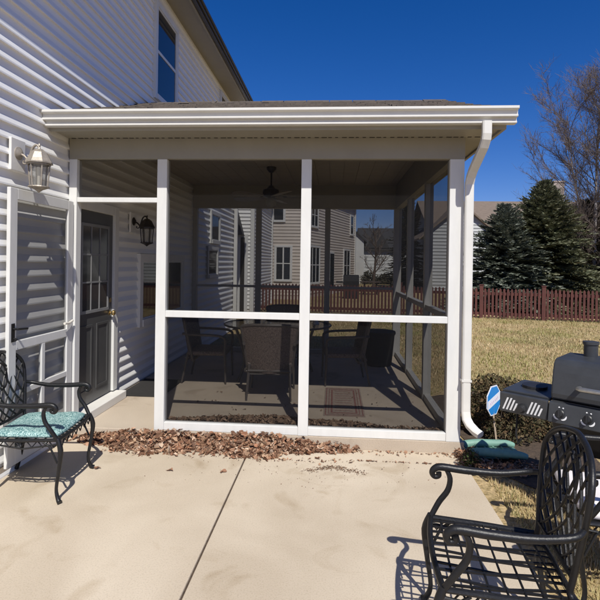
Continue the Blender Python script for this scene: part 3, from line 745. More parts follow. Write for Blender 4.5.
for kx in (.40, .56, .72, .90):
    o = P(kx, .725, .001); b = MB(); ring = []
    for (r_, d_) in ((.026,0),(.026,.008),(.020,.012),(.018,.03),(.0,.032)): ring.append((r_, d_))
    vs = []
    for r_, d_ in ring:
        for k in range(16): a = 2*pi*k/16; vs.append(o+uv*cos(a)*r_+wv*sin(a)*r_+nv*d_)
    b.add(vs, [(i*16+k, i*16+(k+1) % 16, (i+1)*16+(k+1) % 16, (i+1)*16+k) for i in range(4) for k in range(16)])
    b.bar(o+wv*.022+nv*.034, o-wv*.022+nv*.034, .010, .012, nv); b.build('knob', 'grill_black', pn, smooth=True)
    for (a0, a1) in ((195, 258), (282, 345), (60, 75), (95,110)):
        n_ = 6; q = [R(a0+(a1-a0)*k/n_) for k in range(n_+1)]; th_ = .010 if a0 > 150 else .007
        pts_ = [o+uv*cos(a)*(.037)+wv*sin(a)*.037+nv*.0015 for a in q]+[o+uv*cos(a)*(.038+th_*sin(pi*min(.99,(k+.6)/(n_+1.2))))+wv*sin(a)*(.038+th_*sin(pi*min(.99,(k+.6)/(n_+1.2))))+nv*.0015 for k, a in reversed(list(enumerate(q)))]
        mk_ = MB(); mk_.prism(pts_, nv, .001); mk_.build('dial_marking', 'grill_white', pn)
# side shelf
b = MB(); b.box((0,-.02,.775),(L0-.006,.40,.80)); b.build('side_shelf', 'grill_grey', gr, bevel=.006)
b = MB(); b.box((0,-.075,.655),(L0-.006,-.045,.79)); sp = b.build('shelf_front', 'grill_grey', gr, bevel=.008)
for base in (.022, .185):  # two groups of slanted white bars on the shelf front
    b = MB()
    for k in range(4):
        x_ = base+k*.024; hh = (.085,.085,.075,.055)[k]
        b.prism([(x_, -.0765, .675),(x_+.012,-.0765,.675),(x_+.012+hh*.38,-.0765,.675+hh),(x_+hh*.38,-.0765,.675+hh)], (0,-1,0), .0012)
    b.build('white_slash_bars', 'grill_white', sp)
b = MB(); b.lathe([(0,-.12),(.02,-.118),(.028,-.10),(.03,-.076)], (.155,0,.705), 16, 'y'); b.build('burner_knob', 'grill_black', sp, smooth=True)
b = MB(); b.lathe([(.07,.80),(.085,.80),(.085,.82),(.03,.825),(0,.825)], (.15,.19,0), 20); b.build('side_burner', 'grill_black', gr)
b = MB(); b.box((L1_+.006,-.02,.775),(L1_+.30,.40,.80)); b.build('side_shelf', 'grill_grey', gr, bevel=.006)
for x_ in (L0+.04, L1_-.04):
    for y_ in (.02, .40):
        b = MB(); b.bar((x_,y_,.0 if x_ > .6 else .0),(x_,y_,.55), .035, .035, (0,1,0)); b.build('leg', 'grill_black', gr)
b = MB(); b.box((L0+.03,.0,.14),(L1_-.03,.42,.16)); b.build('bottom_shelf', 'grill_black', gr)
for y_ in (-.012, .43):
    b = MB(); b.lathe([(.0,-.02),(.075,-.02),(.085,-.012),(.085,.012),(.075,.02),(0,.02)], (L1_-.04,y_,.087), 20, 'y'); b.build('wheel', 'rubber', gr)
b = MB(); b.tube([(.10,.0,.70),(.095,-.01,.50),(.11,-.012,.43),(.13,-.01,.47)], .008, 6); b.build('hose', 'plastic_black', gr, smooth=True)
gr.location = (1.235, -.77, GZ); gr.rotation_euler = (0,0,R(-40))

# ------------------------------------------------------------------ yard sign
sg = thing('yard_sign', 'small blue octagonal yard sign with white diagonal band on a stake', 'sign')
ca = V((cos(R(44)), sin(R(44)), 0)); nn = V((ca.y, -ca.x, 0)); cz = .415; base = V((0,0,0))
def oct_(r, k=1.0): return [ca*(r*cos(R(22.5+45*i)))*.95+V((0,0,cz+r*k*sin(R(22.5+45*i)))) for i in range(8)]
b = MB(); b.prism(oct_(.142,1.06), nn, .006); pl = b.build('sign_border', 'sign_white', sg)
b = MB(); b.prism([p+nn*.0062 for p in oct_(.131,1.06)], nn, .0012); fc = b.build('sign_face', 'sign_blue', sg)
b = MB(); b.prism([ca*x_+V((0,0,cz+z_))+nn*.0076 for x_, z_ in ((-.112,-.075),(.108,-.005),(.108,.075),(-.112,.005))], nn, .001); b.build('sign_band', 'sign_white', sg)
b = MB()
for x_ in (-.07,-.045,-.02,.01,.035,.06):
    zz = x_*.318-.0; b.tube([ca*(x_-.008)+nn*.0092+V((0,0,cz+zz-.012)), ca*(x_)+nn*.0092+V((0,0,cz+zz+.014)), ca*(x_+.01)+nn*.0092+V((0,0,cz+zz-.01))], .0022, 4)
b.build('faded_print', 'sign_mark', sg)
b = MB(); b.bar((0,0,-.02),tuple(V((-.04,0,.30))-nn*.0), .016, .010, (0,1,0)); b.bar((-.04,0,.29),(-.04,0,.40),.016,.006,(0,1,0)); b.build('stake', 'wood_stake', sg)
for o in sg.children:
    if o.name.startswith(('sign','faded')): o.location = (-.04,.0,0)
sg.location = (1.555, .32, GZ); sg.scale = (1,1,1)

# ------------------------------------------------------------------ green splash block, with ivy and leaves round it
sb = thing('splash_block', 'green plastic splash block on the ground under the downspout', 'splash block')
b = MB(); b.box((0,-.10,.0),(.46,.10,.03)); b.build('tray', 'green_plastic', sb, bevel=.008)
for s_ in (-1,1):
    b = MB(); pp = [(0,s_*.09,.05),(.12,s_*.105,.06),(.25,s_*.12,.055),(.40,s_*.13,.05),(.47,s_*.13,.035)]
    b.tube(pp, [.035,.036,.034,.032,.022], 8); b.build('raised_edge', 'green_plastic', sb, smooth=True)
b = MB(); 
for k in range(6): b.tube([(.04+k*.075,-.09,.032),(.04+k*.075,.09,.032)], .010, 6)
b.build('rib', 'green_plastic', sb, smooth=True)
sb.location = (1.18,-.03,GZ+.03); sb.rotation_euler = (0,0,R(4))

# ------------------------------------------------------------------ leaves
def leaf(b, p, s, tilt, fl=0):
    """a curled dry leaf with a bent midrib and uneven lobes"""
    a = random.uniform(0, 2*pi); u = V((cos(a), sin(a), random.uniform(-tilt, tilt))).normalized()
    n_ = V((random.uniform(-tilt, tilt), random.uniform(-tilt, tilt), 1)).normalized(); w_ = u.cross(n_).normalized(); n_ = w_.cross(u)
    c1 = random.uniform(-.2,.95); c2 = random.uniform(-.2,.95); bd = random.uniform(-.3,.35); asp = random.uniform(.28,.85); lob = random.choice((.1,.3,.5)); nl = random.choice((3,5,5))
    out = []
    for i in range(12):
        t = 2*pi*i/12; rr_ = .5*(1-lob*(.5-.5*cos(nl*t)))*random.uniform(.9,1.08)*(1.18 if i == 0 else 1)
        x, y = rr_*cos(t), rr_*sin(t)*asp; out.append((x, y, ((c1 if y > 0 else c2)*abs(y)*1.3+bd*x*x)*s))
    for q_ in (-.25,.2): out.append((q_, 0, bd*q_*q_*s))
    vs = [V(p)+u*x*s*1.15+w_*y*s*1.15+n_*z_ for x, y, z_ in out]
    b.add(vs, [(0,1,13),(1,2,13),(2,3,13),(3,12,13),(3,4,12),(4,5,12),(5,6,12),(6,7,12),(7,8,12),(8,9,12),(9,13,12),(9,10,13),(10,11,13),(11,0,13)])
def gauss_h(x, y): return 0
b = MB()
for k in range(5200):
    x = random.triangular(-2.42, .30, -1.0) if random.random() < .55 else random.uniform(-2.3, -.15)
    env = .30*(1 - max(0, (x+.55)/.85)**1.0*.8) if x > -.55 else (.30 if x > -1.9 else .30-.22*(-1.9-x)/.5)
    env *= .82+.16*sin(x*7)+.10*sin(x*23+1)+random.gauss(0,.07)
    q = random.random()**1.25; y = -.012-q*env
    hmax = .115*(1-q)**1.1*min(1, env/.25)
    z_ = PZ+.006+random.random()**.8*hmax
    leaf(b, (x, y, z_), random.uniform(.018,.055)*(1.45 if random.random() < .12 else 1), 1.15)
for k in range(420):   # thin scatter to the right and outwards
    x = random.uniform(-2.0, 1.1); y = -.02-abs(random.gauss(0,.06)) if k < 230 else -.26-abs(random.gauss(0,.05))*(1 if x < .2 else 0); leaf(b, (x, y, PZ+.008), random.uniform(.010,.035), .4)
tag(b.build('fallen_leaves', 'leaf_litter'), 'drift of dry brown fallen leaves on the patio along the porch base', 'leaves', kind='stuff')
b = MB()
for k in range(4200):
    x = random.uniform(-1.55, 1.0) if random.random() < .6 else random.gauss(-.45,.35)
    if not -1.56 < x < 1.02: continue
    q = random.random()**1.4; env = .24+.10*sin(x*5+1)+.30*math.exp(-((x+.55)/.35)**2); y = .09+q*env
    leaf(b, (x, y, .006+random.random()*.085*(1-q)), random.uniform(.025,.055), .9)
for k in range(90): leaf(b, (random.uniform(-1.5,1), random.uniform(.1,1.6), .008), random.uniform(.015,.035), .3)
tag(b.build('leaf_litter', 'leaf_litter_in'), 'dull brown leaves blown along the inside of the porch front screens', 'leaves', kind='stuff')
b = MB()
for k in range(500):
    a = random.uniform(-1,1); leaf(b, (.02+a*.22+random.gauss(0,.03), -.40-abs(a)*.1+random.gauss(0,.022), PZ+.004), random.uniform(.005,.014), .4)
for k in range(160): leaf(b, (random.gauss(-.1,.6), random.uniform(-.8,-.25), PZ+.004), random.uniform(.004,.011), .4)
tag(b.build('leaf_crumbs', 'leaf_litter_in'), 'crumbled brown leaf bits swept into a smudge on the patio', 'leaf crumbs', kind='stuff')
for (x, y, lb) in ((-1.28,-.62,'single curled brown leaf on the bare patio left of the slab joint'), (-.86,-.60,'single brown leaf lying right beside the patio slab joint'), (-1.86,-.64,'single small brown leaf on the patio near the teal cushioned chair'), (-.12,-.26,'dark leaf lying on the patio right of the leaf drift')):
    b = MB(); leaf(b, (0,0,.008), .05, .25); leaf(b, (.018,.008,.012), .035, .3); o = b.build('dry_leaf', 'leaf_litter'); o.location = (x, y, PZ); tag(o, lb, 'leaf', 'single leaves on the patio')
b = MB()
for k in range(520):
    x = 1.08+abs(random.gauss(0,.10)); y = random.gauss(-.12,.09)
    leaf(b, (x, y, GZ+.01+random.random()*.06), random.uniform(.02,.045), .8)
for k in range(500): x = random.uniform(1.2,1.75); leaf(b, (x, random.gauss(-.30,.07), GZ+.01+random.random()*.05), random.uniform(.015,.04), .8)
tag(b.build('corner_leaves', 'leaf_litter'), 'reddish brown leaves caught at the porch corner and round the green splash block', 'leaves', kind='stuff')

# low shrub behind the sign
def shrub(name, c, rx, ry, hz, n_, mat, label, cat='shrub', ls=.03, stems=24):
    t = thing(name, label, cat)
    b = MB()
    for k in range(stems):
        a = random.uniform(0,2*pi); r_ = random.random()**.5; e = (rx*r_*cos(a), ry*r_*sin(a), hz*random.uniform(.5,.98))
        b.tube([(e[0]*.35,e[1]*.35,0),(e[0]*.7+random.gauss(0,.02),e[1]*.7,e[2]*.5),e], [.006,.004,.002], 5)
        for j in range(3):
            q = random.uniform(.4,.9); s_ = V(e)*q; b.tube([s_, s_+V((random.gauss(0,.07),random.gauss(0,.07),random.uniform(.03,.1)))], .002, 4)
    b.build('stems', 'bark', t)
    b = MB()
    for k in range(n_):
        while True:
            x, y, z_ = random.uniform(-1,1), random.uniform(-1,1), random.uniform(0,1)
            if x*x+y*y+z_*z_ < 1+.25*sin(x*7+y*5)*cos(z_*6) : break
        if random.random() < .35*(1-(x*x+y*y+z_*z_)): continue
        leaf(b, (x*rx, y*ry, z_*hz+.01), random.uniform(.6,1.3)*ls, 1.2)
    b.build('foliage', mat, t); t.location = c; return t
shrub('shrub', (1.74,.86,GZ), .50, .62, .50, 9500, 'shrub_leaf', 'low brown and olive shrub behind the blue sign, right of the porch corner')
shrub('shrub', (2.35,.55,GZ), .30, .35, .27, 2600, 'shrub_leaf', 'smaller dry shrub just behind the grill side shelf', stems=14)
shrub('ground_plant', (1.16,-.23,GZ), .09, .09, .13, 260, 'ivy', 'small leafy plant at the porch corner beside the splash block', 'plant', .03, 8)

# ------------------------------------------------------------------ furniture inside the porch
def dining_chair(label):
    """local: faces +X; woven flared back with rolled edge"""
    t = thing('dining_chair', label, 'chair', 'woven chairs round the glass table in the porch')
    b = MB(); b.box((-.24,-.26,.36),(.25,.26,.42)); b.build('seat', 'wicker', t, bevel=.02)
    bk = MB(); N_ = 10; vs = []; th_ = .022
    for side in (0,1):
        for i in range(N_+1):
            for j in range(N_+1):
                q = j/N_; z_ = .30+.56*q; wd = .25+.07*q; y = (i/N_*2-1)*wd; x = -.25-.10*q-.03*(1-(i/N_*2-1)**2)*1+.06*((i/N_*2-1)**2)+side*th_
                vs.append((x,y,z_-.03*((i/N_*2-1)**4)*q))
    fs = []; K = (N_+1)**2
    for i in range(N_):
        for j in range(N_):
            a = i*(N_+1)+j; fs.append((a,a+1,a+N_+2,a+N_+1)); fs.append((K+a,K+a+N_+1,K+a+N_+2,K+a+1))
    bk.add(vs, fs); bk.build('backrest', 'wicker', t, smooth=True)
    b = MB(); o_ = [vs[j] for j in range(N_+1)]+[vs[i*(N_+1)+N_] for i in range(1,N_+1)]+[vs[N_*(N_+1)+j] for j in range(N_-1,-1,-1)]
    b.tube([(p[0]+th_/2,p[1],p[2]) for p in o_]+[(o_[0][0]+th_/2,o_[0][1],o_[0][2])], .018, 8); b.build('back_frame', 'chair_frame', t, smooth=True)
    b = MB(); b.tube([(-.27,-.24,.33),(-.27,.24,.33)], .016, 8); b.tube([(-.26,-.25,.29),(-.26,.25,.29)], .008, 8); b.build('back_rail', 'chair_frame', t, smooth=True)
    for s_ in (-1,1):
        b = MB(); b.tube([(-.30,s_*.285,.64),(-.15,s_*.31,.635),(.12,s_*.30,.625),(.22,s_*.28,.60),(.24,s_*.265,.55),(.235,s_*.26,.42)], .017, 8); b.build('armrest', 'chair_frame', t, smooth=True)
        b = MB(); b.tube([(.235,s_*.25,.42),(.25,s_*.26,.0)], [.018,.012], 8); b.build('leg', 'chair_frame', t, smooth=True)
        b = MB(); b.tube([(-.24,s_*.23,.40),(-.32,s_*.25,.0)], [.018,.012], 8); b.build('leg', 'chair_frame', t, smooth=True)
    return t
dc = dining_chair('woven dining chair with its back to the front screen, at the glass table'); dc.location = (-.73,1.37,0); dc.rotation_euler = (0,0,R(92))
for (x, y, a, lb) in ((-1.62,1.98,2,'woven chair at the house side of the glass table'), (.13,2.08,186,'woven chair at the yard side of the glass table, by the rug'), (-.78,3.25,268,'woven chair at the far side of the glass table, facing the camera')):
    o = copy_tree(dc); o.location = (x,y,0); o.rotation_euler = (0,0,R(a)); o['label'] = lb
tb = thing('dining_table', 'oval glass topped table with dark metal legs inside the porch', 'table')
b = MB(); pts = [(1.0*.72*cos(a), .62*sin(a), .715) for a in [2*pi*k/40 for k in range(40)]]; b.prism(pts, (0,0,1), .010); b.build('tabletop', 'table_glass', tb)
b = MB(); b.tube([(.725*cos(a), .625*sin(a), .718) for a in [2*pi*k/40 for k in range(41)]], .013, 8); b.build('table_rim', 'chair_frame', tb, smooth=True)
for sx in (-1,1):
    for sy in (-1,1):
        b = MB(); b.tube([(sx*.50,sy*.40,.71),(sx*.44,sy*.34,.5),(sx*.40,sy*.30,.25),(sx*.47,sy*.36,.0)], .018, 8); b.build('leg', 'chair_frame', tb, smooth=True)
b = MB(); b.tube([(-.41,-.31,.3),(.41,.31,.3)], .010, 6); b.tube([(-.41,.31,.312),(.41,-.31,.312)], .010, 6); b.build('stretcher', 'chair_frame', tb, smooth=True)
tb.location = (-.76, 2.24, 0)
o = MB(); o.lathe([(0,0),(.045,0),(.05,.01),(.042,.03),(.018,.065),(.008,.075),(.012,.088),(.008,.10),(0,.102)], (0,0,0), 16); o = o.build('bell_jar', 'porcelain', smooth=True); o.location = (-.24,2.25,.725); tag(o, 'small pale bell shaped jar on the glass table', 'jar')
# rug, door mat, dark tub
rug = thing('rug', 'small worn rug with reddish striped border on the porch floor', 'rug')
b = MB(); b.box((-.09,.60,.001),(.34,1.72,.006)); b.build('rug_field', 'rug_tan' if 'rug_tan' in MAT else 'porch_concrete', rug)
mk('rug_red', (.22,.10,.085), .95, .25, 30, .3, 200); mk('rug_tan2', (.30,.235,.19), .95, .2, 30, .3, 200)
rug.children[0].data.materials[0] = MAT['rug_tan2']
b = MB()
for (i_, w_) in ((.015,.012),(.05,.008),(.075,.02)):
    xa, xe, y0, y1 = -.09+i_, .34-i_, .60+i_*1.3, 1.72-i_*1.3
    b.box((xa,y0,.0062),(xe,y0+w_,.0075)); b.box((xa,y1-w_,.0062),(xe,y1,.0075)); b.box((xa,y0+w_,.0062),(xa+w_,y1-w_,.0075)); b.box((xe-w_,y0+w_,.0062),(xe,y1-w_,.0075))
for k in range(9): b.box((.03,.78+k*.095,.0062),(.22,.79+k*.095,.0075))
b.build('rug_border', 'rug_red', rug); rebase(rug, (.12,1.16,.0))
b = MB(); b.box((XW+.04,1.05,.001),(XW+.55,1.85,.014)); o = b.build('door_mat', 'rubber', bevel=.004); tag(o, 'black rubber door mat on the porch floor by the entry door', 'door mat')
tub = thing('storage_tub', 'dark round lidded tub in the back right corner of the porch', 'tub')
b = MB(); b.lathe([(0,0),(.20,0),(.21,.02),(.25,.46),(.255,.48)], (0,0,0), 28); b.build('tub_body', 'plastic_black', tub, smooth=True)
b = MB(); b.lathe([(.262,.48),(.268,.50),(.262,.525),(.12,.54),(0,.542)], (0,0,0), 28); b.build('lid', 'plastic_black', tub, smooth=True)
tub.location = (.70,3.25,0)

# ------------------------------------------------------------------ red picket fence
fence = thing('picket_fence', 'dark red wooden picket fence across the back of the yard', 'fence')
corners = [(-2.75,12.1),(-.2,12.08),(2.2,11.9),(4.7,11.5),(6.5,11.2),(8.3,10.9),(10.4,10.6),(12.6,10.3),(14.8,10.0),(17.0,9.7)]
HF = 1.0
cnt = 0
for i in range(len(corners)-1):
    a, c = V((*corners[i],GZ)), V((*corners[i+1],GZ)); d = (c-a); Ln = d.length; d.normalize(); n_ = V((d.y,-d.x,0))
    b = MB(); b.bar(a, a+V((0,0,HF+.06)), .11, .11, d); b.bar(a+V((0,0,HF+.06)), a+V((0,0,HF+.085)), .14, .14, d); b.build('post', 'fence_red', fence)
    b = MB()
    for zr in (.16, .80): b.bar(a+d*.06+V((0,0,zr)), c-d*.06+V((0,0,zr)), .04, .09)
    k = .11
    while k < Ln-.08:
        hh = HF-.02+.07*abs(math.sin(pi*k/Ln)) if False else HF-.03+random.uniform(-.012,.012)
        p0 = a+d*k+n_*.035+V((0,0,.05)); wd = .033
        poly = [p0-d*wd, p0+d*wd, p0+d*wd+V((0,0,hh-.09)), p0+V((0,0,hh-.04)), p0-d*wd+V((0,0,hh-.09))]
        b.prism(poly, n_, .018); k += .113
    b.build('picket_panel', 'fence_red', fence)
rebase(fence, (2,12,GZ))

# ------------------------------------------------------------------ neighbouring houses
def gable_house(name, label, x0, x1, y0, y1, h_, rise, wall, roofm, ridge='x', course=.16, over=.35, trim='white_paint', gablem=None):
    t = thing(name, label, 'house', 'neighbouring houses')
    b = MB(); b.box((x0+.01,y0+.01,GZ-.05),(x1-.01,y1-.01,h_)); b.build('wall_core', wall, t)
    b = MB()
    siding(b, (x0,y0,0),(1,0,0),(0,-1,0), x1-x0, GZ+.2, h_, course, .02); siding(b, (x1,y0,0),(0,1,0),(1,0,0), y1-y0, GZ+.2, h_, course, .02); siding(b, (x0,y0,0),(0,1,0),(-1,0,0), y1-y0, GZ+.2, h_, course, .02)
    b.build('siding_wall', wall, t)
    b = MB()
    for (x, y) in ((x0,y0),(x1,y0),(x1,y1),(x0,y1)): b.box((x-.06,y-.06,GZ),(x+.06,y+.06,h_-.01))
    b.build('corner_board', trim, t)
    r = MB(); g = MB(); gs = MB()
    if ridge == 'x':
        ym_ = (y0+y1)/2; k = rise/((y1-y0)/2); e = over
        pr_ = [(y0-e,h_-e*k),(ym_,h_+rise),(y1+e,h_-e*k)]; r.prism([(x0-e,y,z_+.12) for y,z_ in pr_]+[(x0-e,y,z_) for y,z_ in reversed(pr_)], (1,0,0), x1-x0+2*e)
        for x, d_ in ((x0,-1),(x1,1)):
            g.prism([(x-d_*.02,y0,h_),(x-d_*.02,ym_,h_+rise),(x-d_*.02,y1,h_)], (d_,0,0), .015)
            siding(gs, (x,y0,0),(0,1,0),(d_,0,0), y1-y0, h_, h_+rise-.05, course, .02, clip=lambda z_: ((z_-h_)/k, (y1-y0)-(z_-h_)/k))
    else:
        xm_ = (x0+x1)/2; k = rise/((x1-x0)/2); e = over
        pr_ = [(x0-e,h_-e*k),(xm_,h_+rise),(x1+e,h_-e*k)]; r.prism([(x,y0-e,z_+.12) for x,z_ in pr_]+[(x,y0-e,z_) for x,z_ in reversed(pr_)], (0,1,0), y1-y0+2*e)
        g.prism([(x0,y0+.02,h_),(xm_,y0+.02,h_+rise),(x1,y0+.02,h_)], (0,-1,0), .015)
        siding(gs, (x0,y0,0),(1,0,0),(0,-1,0), x1-x0, h_, h_+rise-.05, course, .02, clip=lambda z_: ((z_-h_)/k, (x1-x0)-(z_-h_)/k))
    r.build('roof', roofm, t); g.build('gable_wall', gablem or wall, t); gs.build('gable_siding', gablem or wall, t)
    return t
# tan house behind the porch: near block A and long receding block B
A = gable_house('tan_house', 'tan two storey neighbour house with white windows, seen through the porch screens', -4.6, -1.45, 17.8, 34, 5.5, 1.4, 'siding_tan', 'roof_dark', 'y', .15)
window_unit(A, (-2.68,17.8,0),(1,0,0),(0,-1,0), .68, .78, 2.28, 2, 2, fw=.08, proud=.06)
window_unit(A, (-2.82,17.8,0),(1,0,0),(0,-1,0), .48, 3.5, 4.6, 1, 2, fw=.08, proud=.06)
rebase(A, (-3,20,GZ))
def oriented(t, ang, piv):
    c_, s_ = cos(ang), sin(ang); T = M4.Translation(V(piv)) @ M4.Rotation(ang, 4, 'Z') @ M4.Translation(-V(piv))
    def rec(o):
        for ch in o.children:
            ch.data.transform(T); rec(ch)
    rec(t)
B = gable_house('tan_house_wing', 'long tan side of the neighbour house receding towards the lawn, behind the fence', -1.5, 7.5, 18.3, 26, 5.5, 1.6, 'siding_tan', 'roof_dark', 'x', .15)
for (x, w_, z0_, z1_) in ((.75,1.5,.6,2.35),(3.9,1.0,2.2,2.2),(6.6,1.2,.55,2.35),(1.05,.9,3.4,4.5),(7.9,.6,3.4,4.5)):
    if z1_ > z0_: window_unit(B, (-1.5+x,18.3,0),(1,0,0),(0,-1,0), w_, z0_, z1_, 3 if w_ > 1.4 else 2 if w_ > .8 else 1, 2, fw=.09, proud=.06)
b = MB(); b.box((2.3,18.22,GZ),(3.1,18.28,2.2)); b.build('patio_door', 'white_paint', B)
b = MB(); b.box((2.38,18.2,.2),(3.02,18.225,2.1)); b.build('door_pane', 'window_glass', B)
oriented(B, R(72), (-1.5,18.3,0)); rebase(B, (-1.5,18.3,GZ))
B.location = (-1.5,18.3,GZ)
# white gabled house far off
C = gable_house('white_house', 'distant white sided house with dark roof, between the tan house and an evergreen', 2.5, 8.2, 38, 46, 2.95, 1.9, 'siding_white', 'roof_dark', 'x', .3)
b = MB(); b.prism([(-.6,36.5,GZ),(2.45,36.5,GZ),(2.45,36.5,3.55),(.95,36.5,4.9),(-.6,36.5,3.55)], (0,1,0), 5); b.build('gable_wing', 'siding_white', C)
b = MB(); b.prism([(-.8,36.3,3.45),(.95,36.3,5.05),(2.7,36.3,3.45),(2.7,36.3,3.32),(.95,36.3,4.9),(-.8,36.3,3.32)], (0,1,0), 5.4); b.build('wing_roof', 'roof_dark', C)
b = MB(); b.prism([(2.7,37.6,2.95),(3.7,37.6,4.75),(4.7,37.6,2.95)], (0,1,0), 3.5); b.build('dormer', 'roof_dark', C)
rebase(C, (5,40,GZ))
# shed-like gable beside the white house rear corner
E_ = gable_house('white_outbuilding', 'small white sided gabled building just behind the rear corner of the white house', -6.2, -2.60, 10.9, 15.5, 3.95, 1.2, 'siding', 'roof_dark', 'y', .117, .12)
b = MB(); b.box((-2.98,10.86,GZ),(-2.84,10.885,2.35)); b.build('door_opening', 'vent_dark', E_)
b = MB(); b.box((-2.84,10.84,GZ),(-2.74,10.875,2.45)); b.box((-3.06,10.84,GZ),(-2.98,10.875,2.45)); b.build('door_frame', 'white_paint', E_)
b = MB(); b.prism([(-3.6,10.87,2.42),(-2.86,10.87,2.42),(-3.1,10.87,3.3),(-3.6,10.87,3.5)], (0,-1,0), .35); b.build('door_hood', 'roof_dark', E_)
rebase(E_, (-4.4,12,GZ))
# house on the right with brown roof and chimney
Hh = gable_house('brown_roof_house', 'house with brown shingle roof and pale chimney behind the two spruces', 6.2, 18.5, 26, 34, 3.7, 2.2, 'siding_grey', 'roof_brown', 'x', .28, .5)
b = MB(); b.prism([(5.3,25.2,3.3),(7.5,25.2,5.15),(9.7,25.2,3.3)], (0,1,0), 4.2); b.build('gable_wall', 'siding_grey', Hh)
b = MB(); b.prism([(5.0,24.9,3.15),(7.5,24.9,5.28),(10.0,24.9,3.15),(10.0,24.9,3.05),(7.5,24.9,5.16),(5.0,24.9,3.05)], (0,1,0), 5); b.build('cross_roof', 'roof_brown', Hh)
b = MB(); b.box((5.5,25.2,GZ),(9.5,26,3.3)); b.build('bay_wall', 'siding_grey', Hh)
b = MB(); siding(b, (5.5,25.19,0),(1,0,0),(0,-1,0),4.0,GZ+.1,3.2,.2,.03); siding(b, (5.5,25.19,0),(1,0,0),(0,-1,0),4.0,3.2,5.0,.2,.03,clip=lambda z_: ((z_-3.2)*1.1,4-(z_-3.2)*1.1)); b.build('bay_siding', 'siding_grey', Hh)
b = MB(); b.box((14.9,30,5.0),(15.6,30.8,7.35)); b.box((14.85,29.95,7.35),(15.65,30.85,7.45)); b.build('chimney', 'brick', Hh)
rebase(Hh, (12,28,GZ))

# small grill and bushes on the far lawn
fg = thing('far_grill', 'small black covered grill on the far lawn beyond the fence', 'grill')
b = MB(); b.prism([(0,y,z_) for y, z_ in ((0,0),(0,.85),(.1,1.1),(.4,1.15),(.55,.85),(.55,0))], (1,0,0), .75); b.build('cover', 'plastic_black', fg, bevel=.03)
b = MB(); b.box((-.35,.05,.75),(-.02,.5,.82)); b.build('side_shelf', 'plastic_black', fg); fg.location = (.45,19.0,GZ)
ft = thing('far_table', 'low brown patio table on the far lawn beyond the fence', 'table')
b = MB(); b.lathe([(0,.68),(.6,.68),(.6,.72),(0,.72)], (0,0,0), 20); b.build('tabletop', 'bark', ft)
for k in range(4):
    b = MB(); a = pi/4+k*pi/2; b.tube([(.45*cos(a),.45*sin(a),.68),(.5*cos(a),.5*sin(a),0)], .03, 6); b.build('leg', 'bark', ft)
ft.location = (2.0,22.5,GZ)
for i, (x, y, r_, h_, lb) in enumerate(((2.9,36.8,.9,1.1,'round dark bush at the left of the distant white house wall'),(4.3,36.9,.8,.9,'low bush in the middle of the distant white house wall'),(5.6,36.8,.9,1.2,'taller bush at the right of the distant white house wall'))):
    shrub('bush', (x,y,GZ), r_, .7, h_, 900, 'spruce_olive', lb, 'bush', .16, 8)

# ------------------------------------------------------------------ trees
def conifer(name, loc, H, Rm, mat, label, seed, dens=1.0, power=.85, group='evergreens beyond the fence'):
    random.seed(seed); t = thing(name, label, 'tree', group)
    b = MB(); b.tube([(0,0,0),(.03,0,H*.5),(0,0,H*.98)], [.10,.06,.01], 8); b.build('trunk', 'bark', t)
    b = MB(); n_ = int(760*dens)
    for k in range(n_):
        q = (k+random.random())/n_; q = q**.85 if q < 1 else q
        z_ = H*(.02+.95*(1-(1-q)**1.12)); rr = Rm*(1-z_/H)**power*random.uniform(.66,1.10)*(1-.22*(z_/H)**4)+.04
        a = k*2.39996+random.uniform(-.3,.3); rr *= 1+.13*sin(3*a+z_*3.1+seed)+.09*sin(5*a-z_*6.3); hq = z_/H; droop = random.uniform(-.20,.12)+1.5*hq**3
        d = V((cos(a),sin(a),droop)).normalized(); s_ = V((-sin(a),cos(a),0)); base = V((0,0,z_))
        m = max(3, int(rr/.085)+2)
        for j in range(m):
            f_ = .12+.92*(j+random.random()*.6)/m; p = base+d*rr*f_+V((0,0,-.10*rr*f_*f_+.03*random.uniform(-1,1)))
            sz = (.15*(1.15-.55*f_)*random.uniform(.8,1.3)+.03)*(1-.55*hq**2)
            for sgn in (-1,0,1):
                dd = (d*(.75 if sgn else 1.0)+s_*sgn*random.uniform(.6,1.0)+V((0,0,random.uniform(-.25,.3)))).normalized()
                q_ = p+dd*sz*1.5; w_ = dd.cross(V((random.uniform(-1,1),random.uniform(-1,1),1))).normalized()*sz*.25
                b.add([p-w_*.5, p+dd*sz*.6-w_, q_, p+dd*sz*.6+w_, p+w_*.5], [(0,1,2,3,4)])
    b.build('crown', mat, t); t.location = loc; return t
conifer('spruce', (6.22,13.95,GZ), 3.90, 1.95, 'spruce_blue', 'shorter blue-green spruce behind the red fence, left of the pair', 11, 1.4, .62)
conifer('spruce', (7.85,14.5,GZ), 4.88, 2.30, 'spruce_green', 'taller dark green spruce behind the red fence, right of the pair', 12, 1.6, .64)
conifer('juniper', (10.3,16.6,GZ), 4.4, 1.9, 'spruce_olive', 'dark brownish evergreen behind the white trunk of the bare birch', 13, 1.1, .5)
conifer('pine', (5.05,30,GZ), 6.8, 1.6, 'spruce_olive', 'dark pine beside the distant white house, seen through the porch', 14, .8, .6)

